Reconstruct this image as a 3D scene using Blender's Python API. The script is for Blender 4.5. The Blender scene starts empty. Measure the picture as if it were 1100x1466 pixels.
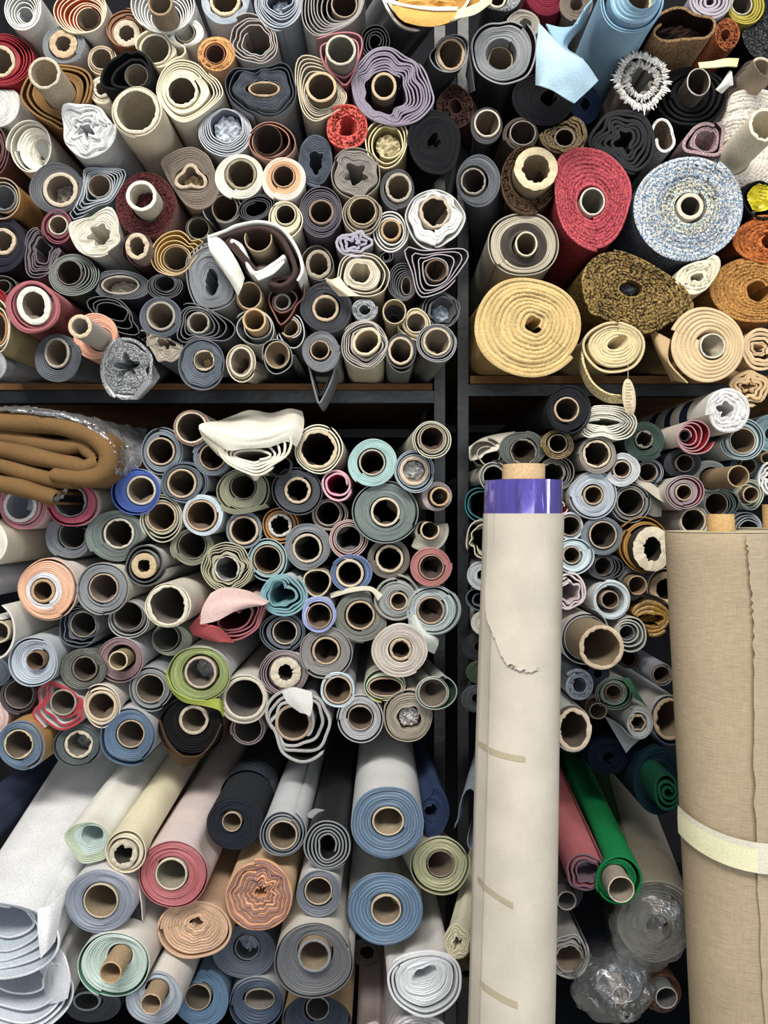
import bpy, math, random
import numpy as np

# ------------------------------------------------------------------ camera, world, lights
F, CX, CY, CZ, D0 = 1101.0, 550.0, 733.0, 1.45, 1.5      # focal length in px of the 1100x1466 frame, eye height, distance of the roll ends
sc = bpy.context.scene
COL = sc.collection
cam = bpy.data.cameras.new('camera')
cam.sensor_fit = 'VERTICAL'; cam.sensor_height = 24.0; cam.lens = 24.0 * F / 1466.0
cam.clip_start = 0.02
camo = bpy.data.objects.new('camera', cam); COL.objects.link(camo)
camo.location = (0, 0, CZ); camo.rotation_euler = (math.pi / 2, 0, 0)
sc.camera = camo
wd = bpy.data.worlds.new('world'); sc.world = wd; wd.use_nodes = True
wb = wd.node_tree.nodes['Background']
wb.inputs[0].default_value = (0.9, 0.95, 1.0, 1); wb.inputs[1].default_value = 0.24
def area(name, loc, aim, sx, sy, power, col):
    l = bpy.data.lights.new(name, 'AREA'); l.shape = 'RECTANGLE'; l.size = sx; l.size_y = sy
    l.energy = power; l.color = col
    o = bpy.data.objects.new(name, l); COL.objects.link(o); o.location = loc
    v = np.array(aim, float) - np.array(loc, float)
    o.rotation_euler = (math.atan2(math.hypot(v[0], v[1]), -v[2]), 0, math.atan2(v[1], v[0]) - math.pi / 2)
    return o
area('ceiling_light', (-0.35, -0.9, 3.85), (0, 1.5, 0.9), 2.6, 0.7, 172, (1.0, 0.955, 0.88))
area('shop_window', (0.2, -2.6, 1.25), (0.0, 1.5, 0.9), 2.4, 2.2, 54, (0.93, 0.96, 1.0))
area('side_streak_light', (2.45, 0.35, 1.75), (0.2, 1.2, 1.4), 0.35, 1.9, 16, (0.85, 0.93, 1.0))  # added narrow side lamp, gives the violet film a second bright streak
vs = sc.view_settings
vs.view_transform = 'Standard'; vs.look = 'None'; vs.gamma = 1.0; vs.use_curve_mapping = False
vs.exposure = -0.06

# ------------------------------------------------------------------ colours and materials
def lin(h):
    if not isinstance(h, str): return np.array(h, float)
    h = PAL.get(h, h).lstrip('#')
    c = np.array([int(h[i:i + 2], 16) / 255 for i in (0, 2, 4)])
    g_ = c @ np.array([.3, .59, .11]); c = np.clip(g_ + (c - g_) * 0.84, 0, 1)
    return np.where(c <= 0.04045, c / 12.92, ((c + 0.055) / 1.055) ** 2.4)
PAL = dict(bone='#cbb999', tan='#b08f60', card='#9a8262', paper='#dccfb6', grey='#87898b', lgrey='#b4b6b7', dgrey='#57595d', char='#3f4045',
           black='#17181b', white='#d6d5cf', cream='#d6cbae', ivory='#dcd8c8', navy='#2c3342', slate='#5f6a74', blue='#5b7da3', taupe='#857a70',
           olive='#8d8a6a', beige='#cfb68c', brown='#5c3f2a', mauve='#8b7076', rose='#b65d60', maroon='#5a2a30', red='#a3202c', rust='#a8562c',
           peach='#d9a47e', mint='#b4c8bf', aqua='#a3c2c0', pblue='#b7c1cc', lilac='#a9a4b4', pink='#d9bcb6', kraft='#b98a4e', teal='#1d6e72',
           green='#0f7a3c', dgreen='#2c4038', mustard='#c08a2a', khaki='#a89b68', greige='#a39a8a', ggrey='#76807c')
MATS = {}
def mute(c, sat, val):
    g_ = float(c @ np.array([.3, .59, .11])); return (g_ + (c - g_) * sat) * val
def nd(nt, t, **kw):
    n = nt.nodes.new(t)
    for k, v in kw.items():
        if k.startswith('i_'):
            n.inputs[int(k[2:]) if k[2:].isdigit() else k[2:].replace('_', ' ')].default_value = v
        else: setattr(n, k, v)
    return n
def base(name, rough, attr=True, color=None, spec=0.35):
    m = bpy.data.materials.new(name); m.use_nodes = True; nt = m.node_tree
    p = nt.nodes['Principled BSDF']; p.inputs['Roughness'].default_value = rough
    p.inputs['Specular IOR Level'].default_value = spec
    tc = nd(nt, 'ShaderNodeTexCoord')
    if attr:
        a = nd(nt, 'ShaderNodeAttribute', attribute_name='Col'); src = a.outputs['Color']
    else:
        c = nd(nt, 'ShaderNodeRGB'); c.outputs[0].default_value = (*lin(color), 1); src = c.outputs[0]
    MATS[name] = m
    return m, nt, p, tc, src
def mult(nt, src, fac_out, lo, hi, fmin=0.3, fmax=0.7):
    r = nd(nt, 'ShaderNodeMapRange'); r.inputs[1].default_value = fmin; r.inputs[2].default_value = fmax
    r.inputs[3].default_value = lo; r.inputs[4].default_value = hi
    nt.links.new(fac_out, r.inputs[0])
    mx = nd(nt, 'ShaderNodeMix', data_type='RGBA', blend_type='MULTIPLY'); mx.inputs[0].default_value = 1
    nt.links.new(src, mx.inputs[6]); nt.links.new(r.outputs[0], mx.inputs[7])
    return mx.outputs[2]
def noise(nt, tc, scale, detail=3, vec=None):
    n = nd(nt, 'ShaderNodeTexNoise'); n.inputs['Scale'].default_value = scale; n.inputs['Detail'].default_value = detail
    if vec is not None:
        mp = nd(nt, 'ShaderNodeMapping'); mp.inputs['Scale'].default_value = vec
        nt.links.new(tc.outputs['Object'], mp.inputs[0]); nt.links.new(mp.outputs[0], n.inputs['Vector'])
    else: nt.links.new(tc.outputs['Object'], n.inputs['Vector'])
    return n.outputs['Fac']
def bump(nt, p, h, strength, dist=0.001):
    b = nd(nt, 'ShaderNodeBump'); b.inputs['Strength'].default_value = strength; b.inputs['Distance'].default_value = dist
    nt.links.new(h, b.inputs['Height']); nt.links.new(b.outputs[0], p.inputs['Normal'])
def simple(name, rough, scale, lo, hi, bs, bscale, **kw):
    m, nt, p, tc, src = base(name, rough, **kw)
    s = mult(nt, src, noise(nt, tc, scale), lo, hi)
    s = mult(nt, s, noise(nt, tc, 14, 4), 0.88, 1.08)
    nt.links.new(s, p.inputs['Base Color'])
    bump(nt, p, noise(nt, tc, bscale, 2), bs)
    return m
simple('vinyl', 0.52, 420, 0.88, 1.08, 0.25, 500)
simple('cloth', 0.88, 650, 0.74, 1.18, 0.6, 750, spec=0.15)
simple('boucle', 0.95, 330, 0.35, 1.5, 1.0, 300, spec=0.1)
simple('cardboard', 0.8, 260, 0.82, 1.12, 0.3, 420, spec=0.2)
simple('matte_black', 0.93, 650, 0.8, 1.15, 0.5, 700, spec=0.08)
def speckle(name, a, b, scale, lo=0.45, hi=0.55, rough=0.95):
    m, nt, p, tc, src = base(name, rough, attr=False, color=a, spec=0.1)
    r = nd(nt, 'ShaderNodeMapRange'); r.inputs[1].default_value = lo; r.inputs[2].default_value = hi
    nt.links.new(noise(nt, tc, scale, 2), r.inputs[0])
    mx = nd(nt, 'ShaderNodeMix', data_type='RGBA'); nt.links.new(r.outputs[0], mx.inputs[0])
    nt.links.new(src, mx.inputs[6]); mx.inputs[7].default_value = (*lin(b), 1)
    at = nd(nt, 'ShaderNodeAttribute', attribute_name='Col')
    m2 = nd(nt, 'ShaderNodeMix', data_type='RGBA', blend_type='MULTIPLY'); m2.inputs[0].default_value = 1
    nt.links.new(mx.outputs[2], m2.inputs[6]); nt.links.new(at.outputs['Color'], m2.inputs[7])
    s = mult(nt, m2.outputs[2], noise(nt, tc, 25, 3), 0.85, 1.1)
    nt.links.new(s, p.inputs['Base Color']); bump(nt, p, noise(nt, tc, scale * 0.9, 2), 1.0, 0.002)
speckle('blue_boucle', '#e2ddd0', '#5f87b2', 330, 0.43, 0.57)
speckle('gold_black', '#b49b69', '#37332d', 240, 0.44, 0.6)
speckle('cream_speck', '#e4dacb', '#8f8478', 260, 0.56, 0.68)
speckle('tweed', '#606367', '#b0b3b5', 330, 0.42, 0.6)
speckle('charcoal_speck', '#232427', '#5a5c60', 280, 0.5, 0.62)
def plastic(name, fmin, fmax, haze, bs, bd=0.006):
    """clear film: transparent, with a glossy skin that grows towards grazing angles and a little milky haze"""
    m = bpy.data.materials.new(name); m.use_nodes = True; nt = m.node_tree; MATS[name] = m
    nt.nodes.remove(nt.nodes['Principled BSDF']); out = nt.nodes['Material Output']; L_ = nt.links.new
    tc = nd(nt, 'ShaderNodeTexCoord'); bp = nd(nt, 'ShaderNodeBump'); bp.inputs['Strength'].default_value = bs; bp.inputs['Distance'].default_value = bd
    nz = nd(nt, 'ShaderNodeTexNoise'); nz.inputs['Scale'].default_value = 38; nz.inputs['Detail'].default_value = 5; nz.inputs['Distortion'].default_value = 1.2
    L_(tc.outputs['Object'], nz.inputs['Vector']); L_(nz.outputs['Fac'], bp.inputs['Height'])
    tr = nd(nt, 'ShaderNodeBsdfTransparent'); gl = nd(nt, 'ShaderNodeBsdfGlossy'); gl.inputs['Roughness'].default_value = 0.14; L_(bp.outputs[0], gl.inputs['Normal'])
    df = nd(nt, 'ShaderNodeBsdfDiffuse'); df.inputs['Color'].default_value = (.8, .83, .86, 1); L_(bp.outputs[0], df.inputs['Normal'])
    lw = nd(nt, 'ShaderNodeLayerWeight'); lw.inputs['Blend'].default_value = 0.35; L_(bp.outputs[0], lw.inputs['Normal'])
    mr = nd(nt, 'ShaderNodeMapRange'); mr.inputs[3].default_value = fmin; mr.inputs[4].default_value = fmax; L_(lw.outputs['Facing'], mr.inputs[0])
    m1 = nd(nt, 'ShaderNodeMixShader'); m1.inputs[0].default_value = haze; L_(tr.outputs[0], m1.inputs[1]); L_(df.outputs[0], m1.inputs[2])
    m2 = nd(nt, 'ShaderNodeMixShader'); L_(mr.outputs[0], m2.inputs[0]); L_(m1.outputs[0], m2.inputs[1]); L_(gl.outputs[0], m2.inputs[2]); L_(m2.outputs[0], out.inputs['Surface'])
plastic('clear_plastic', .09, .6, .06, 1.0)
plastic('crumpled_plastic', .12, .6, .16, 1.0)
simple('kraft', 0.78, 520, 0.94, 1.05, 0.12, 500, spec=0.2)
simple('terry', 0.95, 420, 0.72, 1.1, 1.0, 380, spec=0.08)
m, nt, p, tc, src = base('film', 0.13, spec=0.75); p.inputs['Metallic'].default_value = 0.35; p.inputs['Coat Weight'].default_value = 1.0; p.inputs['Coat Roughness'].default_value = 0.05; p.inputs['Coat IOR'].default_value = 1.9
bump(nt, p, noise(nt, tc, 60, 3, (1, 1, .12)), 0.5, 0.004)
nt.links.new(mult(nt, src, noise(nt, tc, 45, 3, (1, 1, .1)), 0.55, 1.5), p.inputs['Base Color'])  # upright light and dark streaks in the colour imitate reflections on the film
m, nt, p, tc, src = base('foil_plastic', 0.18, spec=0.7)
bump(nt, p, noise(nt, tc, 110, 4), 0.9, 0.004); nt.links.new(src, p.inputs['Base Color'])
m, nt, p, tc, src = base('steel', 0.38, attr=False, color='#0e1117', spec=0.5)
nt.links.new(mult(nt, src, noise(nt, tc, 16, 6), 0.5, 1.9), p.inputs['Base Color']); bump(nt, p, noise(nt, tc, 55, 5), 0.5, 0.002)
m, nt, p, tc, src = base('plywood', 0.75, attr=False, color='#704a26', spec=0.2)
nt.links.new(mult(nt, src, noise(nt, tc, 30, 5, (1, 1, 12)), 0.6, 1.25), p.inputs['Base Color'])
m, nt, p, tc, src = base('plaster_dark', 0.95, attr=False, color='#26262a', spec=0.05)
nt.links.new(mult(nt, src, noise(nt, tc, 5, 5), 0.7, 1.2), p.inputs['Base Color'])
m, nt, p, tc, src = base('concrete', 0.85, attr=False, color='#a09e99', spec=0.2)
nt.links.new(mult(nt, src, noise(nt, tc, 6, 6), 0.7, 1.2), p.inputs['Base Color'])
m, nt, p, tc, src = base('linen', 0.92, spec=0.1)
a1 = noise(nt, tc, 500, 2, (1, 1, 0.12)); a2 = noise(nt, tc, 500, 2, (0.12, 0.12, 1.6))
s = mult(nt, mult(nt, src, a1, 0.93, 1.05), a2, 0.86, 1.08)
nt.links.new(mult(nt, s, noise(nt, tc, 9, 4), 0.93, 1.05), p.inputs['Base Color']); bump(nt, p, a2, 0.4)

# ------------------------------------------------------------------ mesh helpers
def W(px, py, d=0.0):
    D = D0 - d / 100.0
    return np.array([(px - CX) / F * D, D, CZ - (py - CY) / F * D])
class MB:
    def __init__(s): s.v = []; s.c = []; s.q = []; s.m = []; s.n = 0; s.mats = []
    def mi(s, mat):
        if mat not in s.mats: s.mats.append(mat)
        return s.mats.index(mat)
    def grid(s, P, col, mat, wrap=False, flip=False):
        P = np.asarray(P, float); a, b = P.shape[:2]
        C = np.broadcast_to(np.asarray(col, float), (a, b, 3))
        i = np.arange(a - 1)[:, None] * b
        j = np.arange(b if wrap else b - 1)[None, :]
        j2 = (j + 1) % b
        q = np.stack([i + j, i + j2, i + b + j2, i + b + j], -1).reshape(-1, 4) + s.n
        if flip: q = q[:, ::-1]
        s.v.append(P.reshape(-1, 3)); s.c.append(C.reshape(-1, 3)); s.q.append(q)
        s.m.append(np.full(len(q), s.mi(mat), int)); s.n += a * b
    def box(s, x0, x1, y0, y1, z0, z1, col, mat, bev=0.0):
        b = bev
        def rect(z, k): return [[x0 + k, y0 + k, z], [x1 - k, y0 + k, z], [x1 - k, y1 - k, z], [x0 + k, y1 - k, z]]
        rows = [rect(z0, b), rect(z0 + b, 0), rect(z1 - b, 0), rect(z1, b)] if b else [rect(z0, 0), rect(z1, 0)]
        s.grid(rows, col, mat, wrap=True)
        for r, fl in ((rows[0], True), (rows[-1], False)):
            s.grid([[r[0], r[1]], [r[3], r[2]]], col, mat, flip=fl)
    def build(s, name, parent=None, loc=None, flat=False):
        V = np.concatenate(s.v); Q = np.concatenate(s.q); C = np.concatenate(s.c); M = np.concatenate(s.m)
        me = bpy.data.meshes.new(name)
        me.vertices.add(len(V)); me.vertices.foreach_set('co', V.astype(np.float32).ravel())
        me.loops.add(len(Q) * 4); me.loops.foreach_set('vertex_index', Q.astype(np.int32).ravel())
        me.polygons.add(len(Q)); me.polygons.foreach_set('loop_start', np.arange(0, len(Q) * 4, 4, dtype=np.int32))
        me.polygons.foreach_set('material_index', M.astype(np.int32))
        me.polygons.foreach_set('use_smooth', np.full(len(Q), not flat))
        me.update(calc_edges=True)
        at = me.color_attributes.new('Col', 'FLOAT_COLOR', 'POINT')
        at.data.foreach_set('color', np.c_[C, np.ones(len(C))].astype(np.float32).ravel())
        for mm in s.mats: me.materials.append(MATS[mm])
        o = bpy.data.objects.new(name, me); COL.objects.link(o)
        if parent is not None: o.parent = parent
        if loc is not None: o.location = loc
        return o
def smooth_closed(pts, n):
    p = np.array(pts, float); m = len(p); out = []
    for i in range(m):
        a, b, c, d = p[i - 1], p[i], p[(i + 1) % m], p[(i + 2) % m]
        for t in np.linspace(0, 1, n, endpoint=False):
            out.append(0.5 * (2 * b + (c - a) * t + (2 * a - 5 * b + 4 * c - d) * t * t + (3 * b - a - 3 * c + d) * t ** 3))
    return np.array(out)
def polar(poly, th):
    """radius of a closed polygon (about 0,0) at the angles th"""
    a = np.unwrap(np.arctan2(poly[:, 1], poly[:, 0]))
    if a[-1] < a[0]: poly = poly[::-1]; a = np.unwrap(np.arctan2(poly[:, 1], poly[:, 0]))
    r = np.hypot(poly[:, 0], poly[:, 1])
    o = np.argsort(a % (2 * np.pi)); a = a[o] % (2 * np.pi); r = r[o]
    return np.interp(th % (2 * np.pi), np.r_[a[-1] - 2 * np.pi, a, a[0] + 2 * np.pi], np.r_[r[-1], r, r[0]])

# ------------------------------------------------------------------ a roll
ROLLS = []
REGION = ''
def r(desc, cx, cy, rx, ry, d, Fc, Bc=None, k=None, **kw):
    q = 1.04 if rx < 47 and 'heap' not in REGION and not kw.get('pts') else 1.025 if rx < 47 else 1.0
    if kw.get('pts'): kw['pts'] = [(cx + (x - cx) * q, cy + (y - cy) * q) for x, y in kw['pts']]
    rx, ry = rx * q, ry * q
    ROLLS.append(dict(desc=desc, cx=cx, cy=cy, rx=rx, ry=ry, d=d, F=Fc, B=Bc or Fc, k=k, region=REGION, **kw))
def ring_noise(rng, n, amp, lo=2, hi=7):
    th = np.linspace(0, 2 * np.pi, n)
    v = np.zeros(n)
    for f in range(lo, hi + 1): v += rng.normal() / f ** 0.6 * np.sin(f * th + rng.uniform(0, 6.3))
    return amp * v
def build_roll(R):
    g = R.get
    rng = np.random.default_rng(abs(int(R['cx'] * 7919 + R['cy'] * 104729)) % 2 ** 31)
    d = R['d']; D = D0 - d / 100; s = D / F
    mat = g('mat', 'vinyl'); L = g('L', 0.8)
    rm = (R['rx'] + R['ry']) / 2
    S = int(np.clip(rm * 1.15, 26, 92)) if mat not in ('boucle', 'blue_boucle', 'gold_black') else int(np.clip(rm * 2.2, 50, 150))
    th = np.linspace(0, 2 * np.pi, S + 1) + g('sa', rng.uniform(0, 6.28))
    cs = np.stack([np.cos(th), np.sin(th)], -1)
    # outline, in px about (cx, cy), y up
    if g('pts'):
        poly = smooth_closed([(x - R['cx'], R['cy'] - y) for x, y in R['pts']], 6)
        ro = polar(poly, th)
    else:
        a = math.radians(g('rot', 0)); ct, st_ = np.cos(th - a), np.sin(th - a)
        ro = 1 / np.sqrt((ct / R['rx']) ** 2 + (st_ / R['ry']) ** 2)
    wob = g('wob', 0.018 if not g('pts') else 0.006)
    rn = ring_noise(rng, S + 1, wob, 2, 5); ro = ro * (1 + rn)
    O = cs * ro[:, None]
    fib = np.zeros(3)
    # core and inner outline
    k = R['k']; kp = g('kp', 0.3)
    if k:
        f = (D - kp / 100) / D
        kx, ky = ((k[0] - CX) * f + CX - R['cx']), -((k[1] - CY) * f + CY - R['cy'])
        krx = k[2] * f; kry = (k[3] if len(k) > 3 else k[2]) * f
        ri_x, ri_y = krx + g('gap', 0.6), kry + g('gap', 0.6)
    else:
        h = g('h', (R['cx'], R['cy'], rm * 0.25))
        kx, ky = h[0] - R['cx'], R['cy'] - h[1]
        ri_x = h[2]; ri_y = h[3] if len(h) > 3 else h[2]
    ka = math.radians(g('krot', 0))
    def ell(ax, ay, star, sd):
        ct, st_ = np.cos(th - ka), np.sin(th - ka)
        rr = 1 / np.sqrt((ct / ax) ** 2 + (st_ / ay) ** 2)
        if star: rr = rr * (1 + star[1] * (1 + .45 * np.sin(th + 1.3 * rng.uniform(0, 5))) * np.cos(star[0] * (th - math.radians(star[2] if len(star) > 2 else 0)) + .5 * np.sin(2 * th + rng.uniform(0, 6))))
        return rr
    star = g('star')
    ri = ell(ri_x, ri_y, star if not k else g('istar'), 1)
    if not k or g('istar'): ri = ri * (1 + ring_noise(rng, S + 1, g('hw', 0.05), 3, 6))
    ri[-1] = ri[0]
    I = np.array([kx, ky]) + cs * ri[:, None]
    wv, wn = g('wv', 0), g('wn', 5)
    wf = np.arange(max(wn - 2, 2), wn + 4); wa = rng.normal(0, 1, len(wf)) / 1.3 + (wf == wn); wp = rng.uniform(0, 6.28, len(wf)); wdr = rng.normal(0, 1.6, len(wf))
    def at(jf, sv):
        """jf: float index round the roll, sv: 0 inner .. 1 outer"""
        jm = jf % S; j0 = np.floor(jm).astype(int); t = (jm - j0)[..., None]
        Oi = O[j0] * (1 - t) + O[j0 + 1] * t; Ii = I[j0] * (1 - t) + I[j0 + 1] * t
        P = Ii + (Oi - Ii) * sv[..., None]
        if wv:
            A = th[0] + jf / S * 2 * np.pi
            dirv = (Oi - Ii) / (np.linalg.norm(Oi - Ii, axis=-1, keepdims=True) + 1e-6)
            e = np.sin(np.clip(sv, 0, 1) * np.pi * 0.9 + 0.35) ** 1.0
            P = P + dirv * (wv * rm * e * (wa * np.sin(wf * A[..., None] + wp + wdr * sv[..., None])).sum(-1))[..., None]
        return P
    tel = g('tel', 0) / 100.0
    ax, az = g('ax', 0.0), g('az', 0.0)
    sq = g('sq')
    def pt3(P, y):
        y = np.broadcast_to(y, P.shape[:-1])
        if sq is not None and np.max(y) > .012:
            k_ = (np.arctan2(P[..., 1], P[..., 0]) % (2 * np.pi)) / (2 * np.pi) * 72; k0 = np.floor(k_).astype(int) % 72; w_ = k_ - np.floor(k_)
            fs = sq[k0] * (1 - w_) + sq[(k0 + 1) % 72] * w_
            fs = 1 + (fs - 1) * np.clip((y - .006) / .02, 0, 1)
            P = P * fs[..., None]
        if sq is not None:
            k_ = (np.arctan2(P[..., 1], P[..., 0]) % (2 * np.pi)) / (2 * np.pi) * 72; k0 = np.floor(k_).astype(int) % 72; w_ = k_ - np.floor(k_)
            lm_ = R['sql'][k0] * (1 - w_) + R['sql'][(k0 + 1) % 72] * w_; r_ = np.hypot(P[..., 0], P[..., 1]) + 1e-9
            P = P * np.where(r_ > lm_, (lm_ + .05 * (r_ - lm_)) / r_, 1)[..., None]
        return np.stack([P[..., 0] * s + ax * np.maximum(y, 0), y, P[..., 1] * s + az * np.maximum(y, 0)], -1)
    Fc, Bc = lin(R['F']), lin(R['B'])
    zones = [(a_, lin(c_)) for a_, c_ in g('zones', [])]
    def fcol(sv):
        for a_, c_ in zones:
            if sv < a_: return c_
        return Fc
    nl = g('nl', 0); nl = nl + (2 if nl >= 4 else 1) if nl >= 3 and not g('t') else nl; st = g('st', 0.0 if nl else 1.0)
    jit = g('jit', 0.0)
    ys_back = np.array([0.0, 0.003, 0.02, 0.08, 0.25, L])
    mb = MB(); bm = g('bmat', mat)
    pitch = g('p', 3.0) * (.86 if mat == 'vinyl' else 1)
    span = float(np.mean(np.linalg.norm(O - I, axis=1)))
    if st > 0:
        N = max(2, int(round(span * st / pitch)))
        rows, cols, zs = [], [], []
        jj = np.arange(S + 1)
        zj = rng.normal(0, g('zj', 0.0011), N + 1)
        alt = lin(g('F2')) if g('F2') else None
        for q in range(N):
            c = fcol((q + 0.5) / N * st) * (1 + rng.uniform(-1, 1) * g('cj', 0.13) + (g('cj', 0.13) * 1.6 if rng.random() < .16 else 0))
            if alt is not None and q % 2: c = alt * (1 + rng.uniform(-0.08, 0.08))
            for u, dz in ((0.08, 0.0), (0.45, -0.0007), (0.82, 0.0), (1.0, g('gd', 0.002 if mat == 'vinyl' else .003))):
                sv = np.clip(((q + u) + jj / S) / (N + 1) * st, 0, st)
                z = (zj[q] * (1 - jj / S) + zj[q + 1] * jj / S) + dz + tel * (1 - sv) + 0.0008 * np.sin(th * 3 + q)
                if u == 1.0 and q == N - 1: z = z - dz + 0.001
                P = at(jj.astype(float), sv)
                if jit and 0 < q < N - 1: P = P + rng.normal(0, jit, P.shape); z = z + rng.normal(0, jit * s * 0.8, S + 1)
                rows.append(pt3(P, z)); cols.append(np.clip(c[None, :] * (1 + .1 * np.sin(th * 2 + q * .7 + wp[0]) * np.sin(th * 5 + q * 1.9))[:, None], 0, 1))
        mb.grid(np.array(rows), np.array(cols), mat, flip=True)
        # body
        last = at(jj.astype(float), (N + jj / S) / (N + 1) * st); z0 = rows[-1][:, 1]
        body = []
        bw = ring_noise(rng, S + 1, 0.004, 2, 5)
        for yi, y in enumerate(ys_back):
            body.append(pt3(last * (1 + (bw * yi * 0.5)[:, None]) if y > 0.01 else last, z0 + y if yi < 5 else np.full(S + 1, y)))
        mb.grid(np.array(body), Bc, bm, flip=True)
        body = np.array(body)
        mb.grid(np.stack([body[:, -1], body[:, 0]], 0), Bc, bm)
        inn = rows[0]
        # inner wall
        P0 = at(jj.astype(float), np.clip((.08 + jj / S) / (N + 1) * st, 0, st))
        mb.grid(np.array([inn, pt3(P0 * .98, 0.03), pt3(P0 * .9, 0.3)]), fcol(0), mat, flip=False)
    if nl:
        mo = MB() if st > 0 else mb
        T = int(nl * S) + 1
        tt = np.arange(T); turn = tt / S
        s0 = st + (0.02 if st == 0 else 0.5 / max(span / pitch, 2))
        sv = s0 + (1 - s0) * (tt / (T - 1)) ** g('lp', 1.0)
        gph = rng.uniform(0, 6.28)
        sv = sv + g('gn', 0.22) / max(nl, 1) * (1 - s0) * np.sin(2 * turn * 2 * np.pi + gph + turn) * np.clip(4 * (sv - s0) * (1 - sv), 0, 1)
        P = at(tt.astype(float), sv)
        tg = np.gradient(P, axis=0); tg /= np.linalg.norm(tg, axis=1, keepdims=True) + 1e-9
        nrm = np.stack([tg[:, 1], -tg[:, 0]], -1)
        t = np.full(T, g('t', 1.6)); t[0] = t[-1] = 0.05
        tz = rng.normal(0, g('zj', 0.0018), int(nl) + 3)
        z = np.interp(turn, np.arange(len(tz)), tz) + tel * (1 - sv)
        ce, co, ci = Fc, Bc, lin(g('I', R['F']))
        Po, Pi = P + nrm * (t / 2)[:, None], P - nrm * (t / 2)[:, None]
        back = 0.4
        yb = np.where(turn > nl - 1.02, L, back)
        cj = 1 + np.repeat(rng.uniform(-0.1, 0.1, int(nl) + 2), S)[:T]
        ce_ = ce * cj[:, None]
        def side(Q, c, fl):
            g_ = np.stack([pt3(Q, z), pt3(Q, z + 0.004), pt3(Q, z + 0.04), pt3(Q, yb)], 0)
            mo.grid(g_, c, bm, flip=fl)
        side(Po, co, False); side(Pi, ci, True)
        mo.grid(np.stack([pt3(Po, z + 0.0002), pt3(P + nrm * (t * 0.25)[:, None], z - 0.0004), pt3(P - nrm * (t * 0.25)[:, None], z - 0.0004), pt3(Pi, z + 0.0002)], 0),
                np.broadcast_to(ce_, (4, T, 3)), mat, flip=True)
    loc = W(R['cx'], R['cy'], d)
    root = mb.build(g('n', 'fabric_roll'), loc=loc)
    R['obj'] = root
    if nl and st > 0: mo.build('outer_layer', root)
    # cardboard core
    if k:
        S2 = 40; t2 = np.linspace(0, 2 * np.pi, S2, endpoint=False)
        c2 = np.stack([np.cos(t2), np.sin(t2)], -1)
        kw_ = g('kw', 3.6); kt = g('kt', 0.35)
        ctt, stt = np.cos(t2 - ka), np.sin(t2 - ka)
        sh = 1 + (g('ks')[1] * np.cos(g('ks')[0] * (t2 - math.radians(g('ks')[2]))) if g('ks') else 0)
        ro2 = sh / np.sqrt((ctt / krx) ** 2 + (stt / kry) ** 2)
        ri2 = np.maximum(ro2 - kw_, ro2 * 0.3)
        n1 = np.interp(t2, np.linspace(0, 2 * np.pi, 41), ring_noise(rng, 41, kt * 0.5, 2, 12)); n2 = rng.normal(0, kt * 0.5, S2)
        ri2 = ri2 + n1 * 0.8 + n2 * 0.5; ro2b = ro2 + n2 * 0.25
        ctr = np.array([kx, ky]); zf = -kp / 100 + (n1 + n2) * s * 0.5
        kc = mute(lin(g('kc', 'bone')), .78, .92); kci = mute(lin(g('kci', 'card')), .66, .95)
        def rg(rad, y): return pt3(ctr + c2 * rad[:, None], y)
        mk = MB()
        bk = 0.06 + max(0, -kp / 100)
        mk.grid([rg(ro2, np.full(S2, bk)), rg(ro2, np.full(S2, 0.0) if kp > 1 else zf * 0 + 0.01 + max(0, -kp / 100)), rg(ro2b, zf + 0.0012)], kci if kp > 1 else kc, 'cardboard', wrap=True)
        mk.grid([rg(ro2b, zf + 0.0012), rg(ro2b * 0.7 + ri2 * 0.3, zf), rg(ro2b * 0.3 + ri2 * 0.7, zf + n2 * s * 0.4), rg(ri2, zf + 0.001)], kc, 'cardboard', wrap=True)
        rs = np.maximum(ro2 - kw_, ro2 * 0.3)
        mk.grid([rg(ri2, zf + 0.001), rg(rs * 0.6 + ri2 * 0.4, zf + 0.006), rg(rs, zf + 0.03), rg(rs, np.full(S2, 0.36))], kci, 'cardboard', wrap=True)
        ko = mk.build('cardboard_core', root)
        R['core'] = ko
        if g('plug'): 
            pm, pc, rec = g('plug'); plug(rng, root, ctr, (np.mean(rs) * krx / (krx + kry) * 2, np.mean(rs) * kry / (krx + kry) * 2), s, pm, pc, rec / 100, kp / 100)
    elif g('plug'):
        pm, pc, rec = g('plug'); plug(rng, root, np.array([kx, ky]), (ri_x * .95, ri_y * .95), s, pm, pc, rec / 100, 0)
    return root
def plug(rng, root, ctr, rad, s, pm, pc, rec, kp):
    """crumpled paper or plastic stuffed into the hole of a roll"""
    n = 11; u = np.linspace(-1, 1, n); X, Z = np.meshgrid(u, u)
    x = X * np.sqrt(1 - Z ** 2 / 2); z = Z * np.sqrt(1 - X ** 2 / 2)
    rx_, ry_ = rad; am = min(min(rad) * s, .016)
    y = rec - kp + rng.normal(0, am * 0.2, (n, n)) + 0.25 * am * (x ** 2 + z ** 2) + np.abs(np.sin(x * 4 + z * 2 + rng.uniform(0, 6))) * am * 0.4
    P = np.stack([(ctr[0] + x * rx_ * 0.93) * s, y, (ctr[1] + z * ry_ * 0.93) * s], -1)
    m = MB(); m.grid(P, lin(pc), pm, flip=False); m.build('plastic_wad' if 'plastic' in pm else 'stuffing', root, flat=True)

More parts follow.
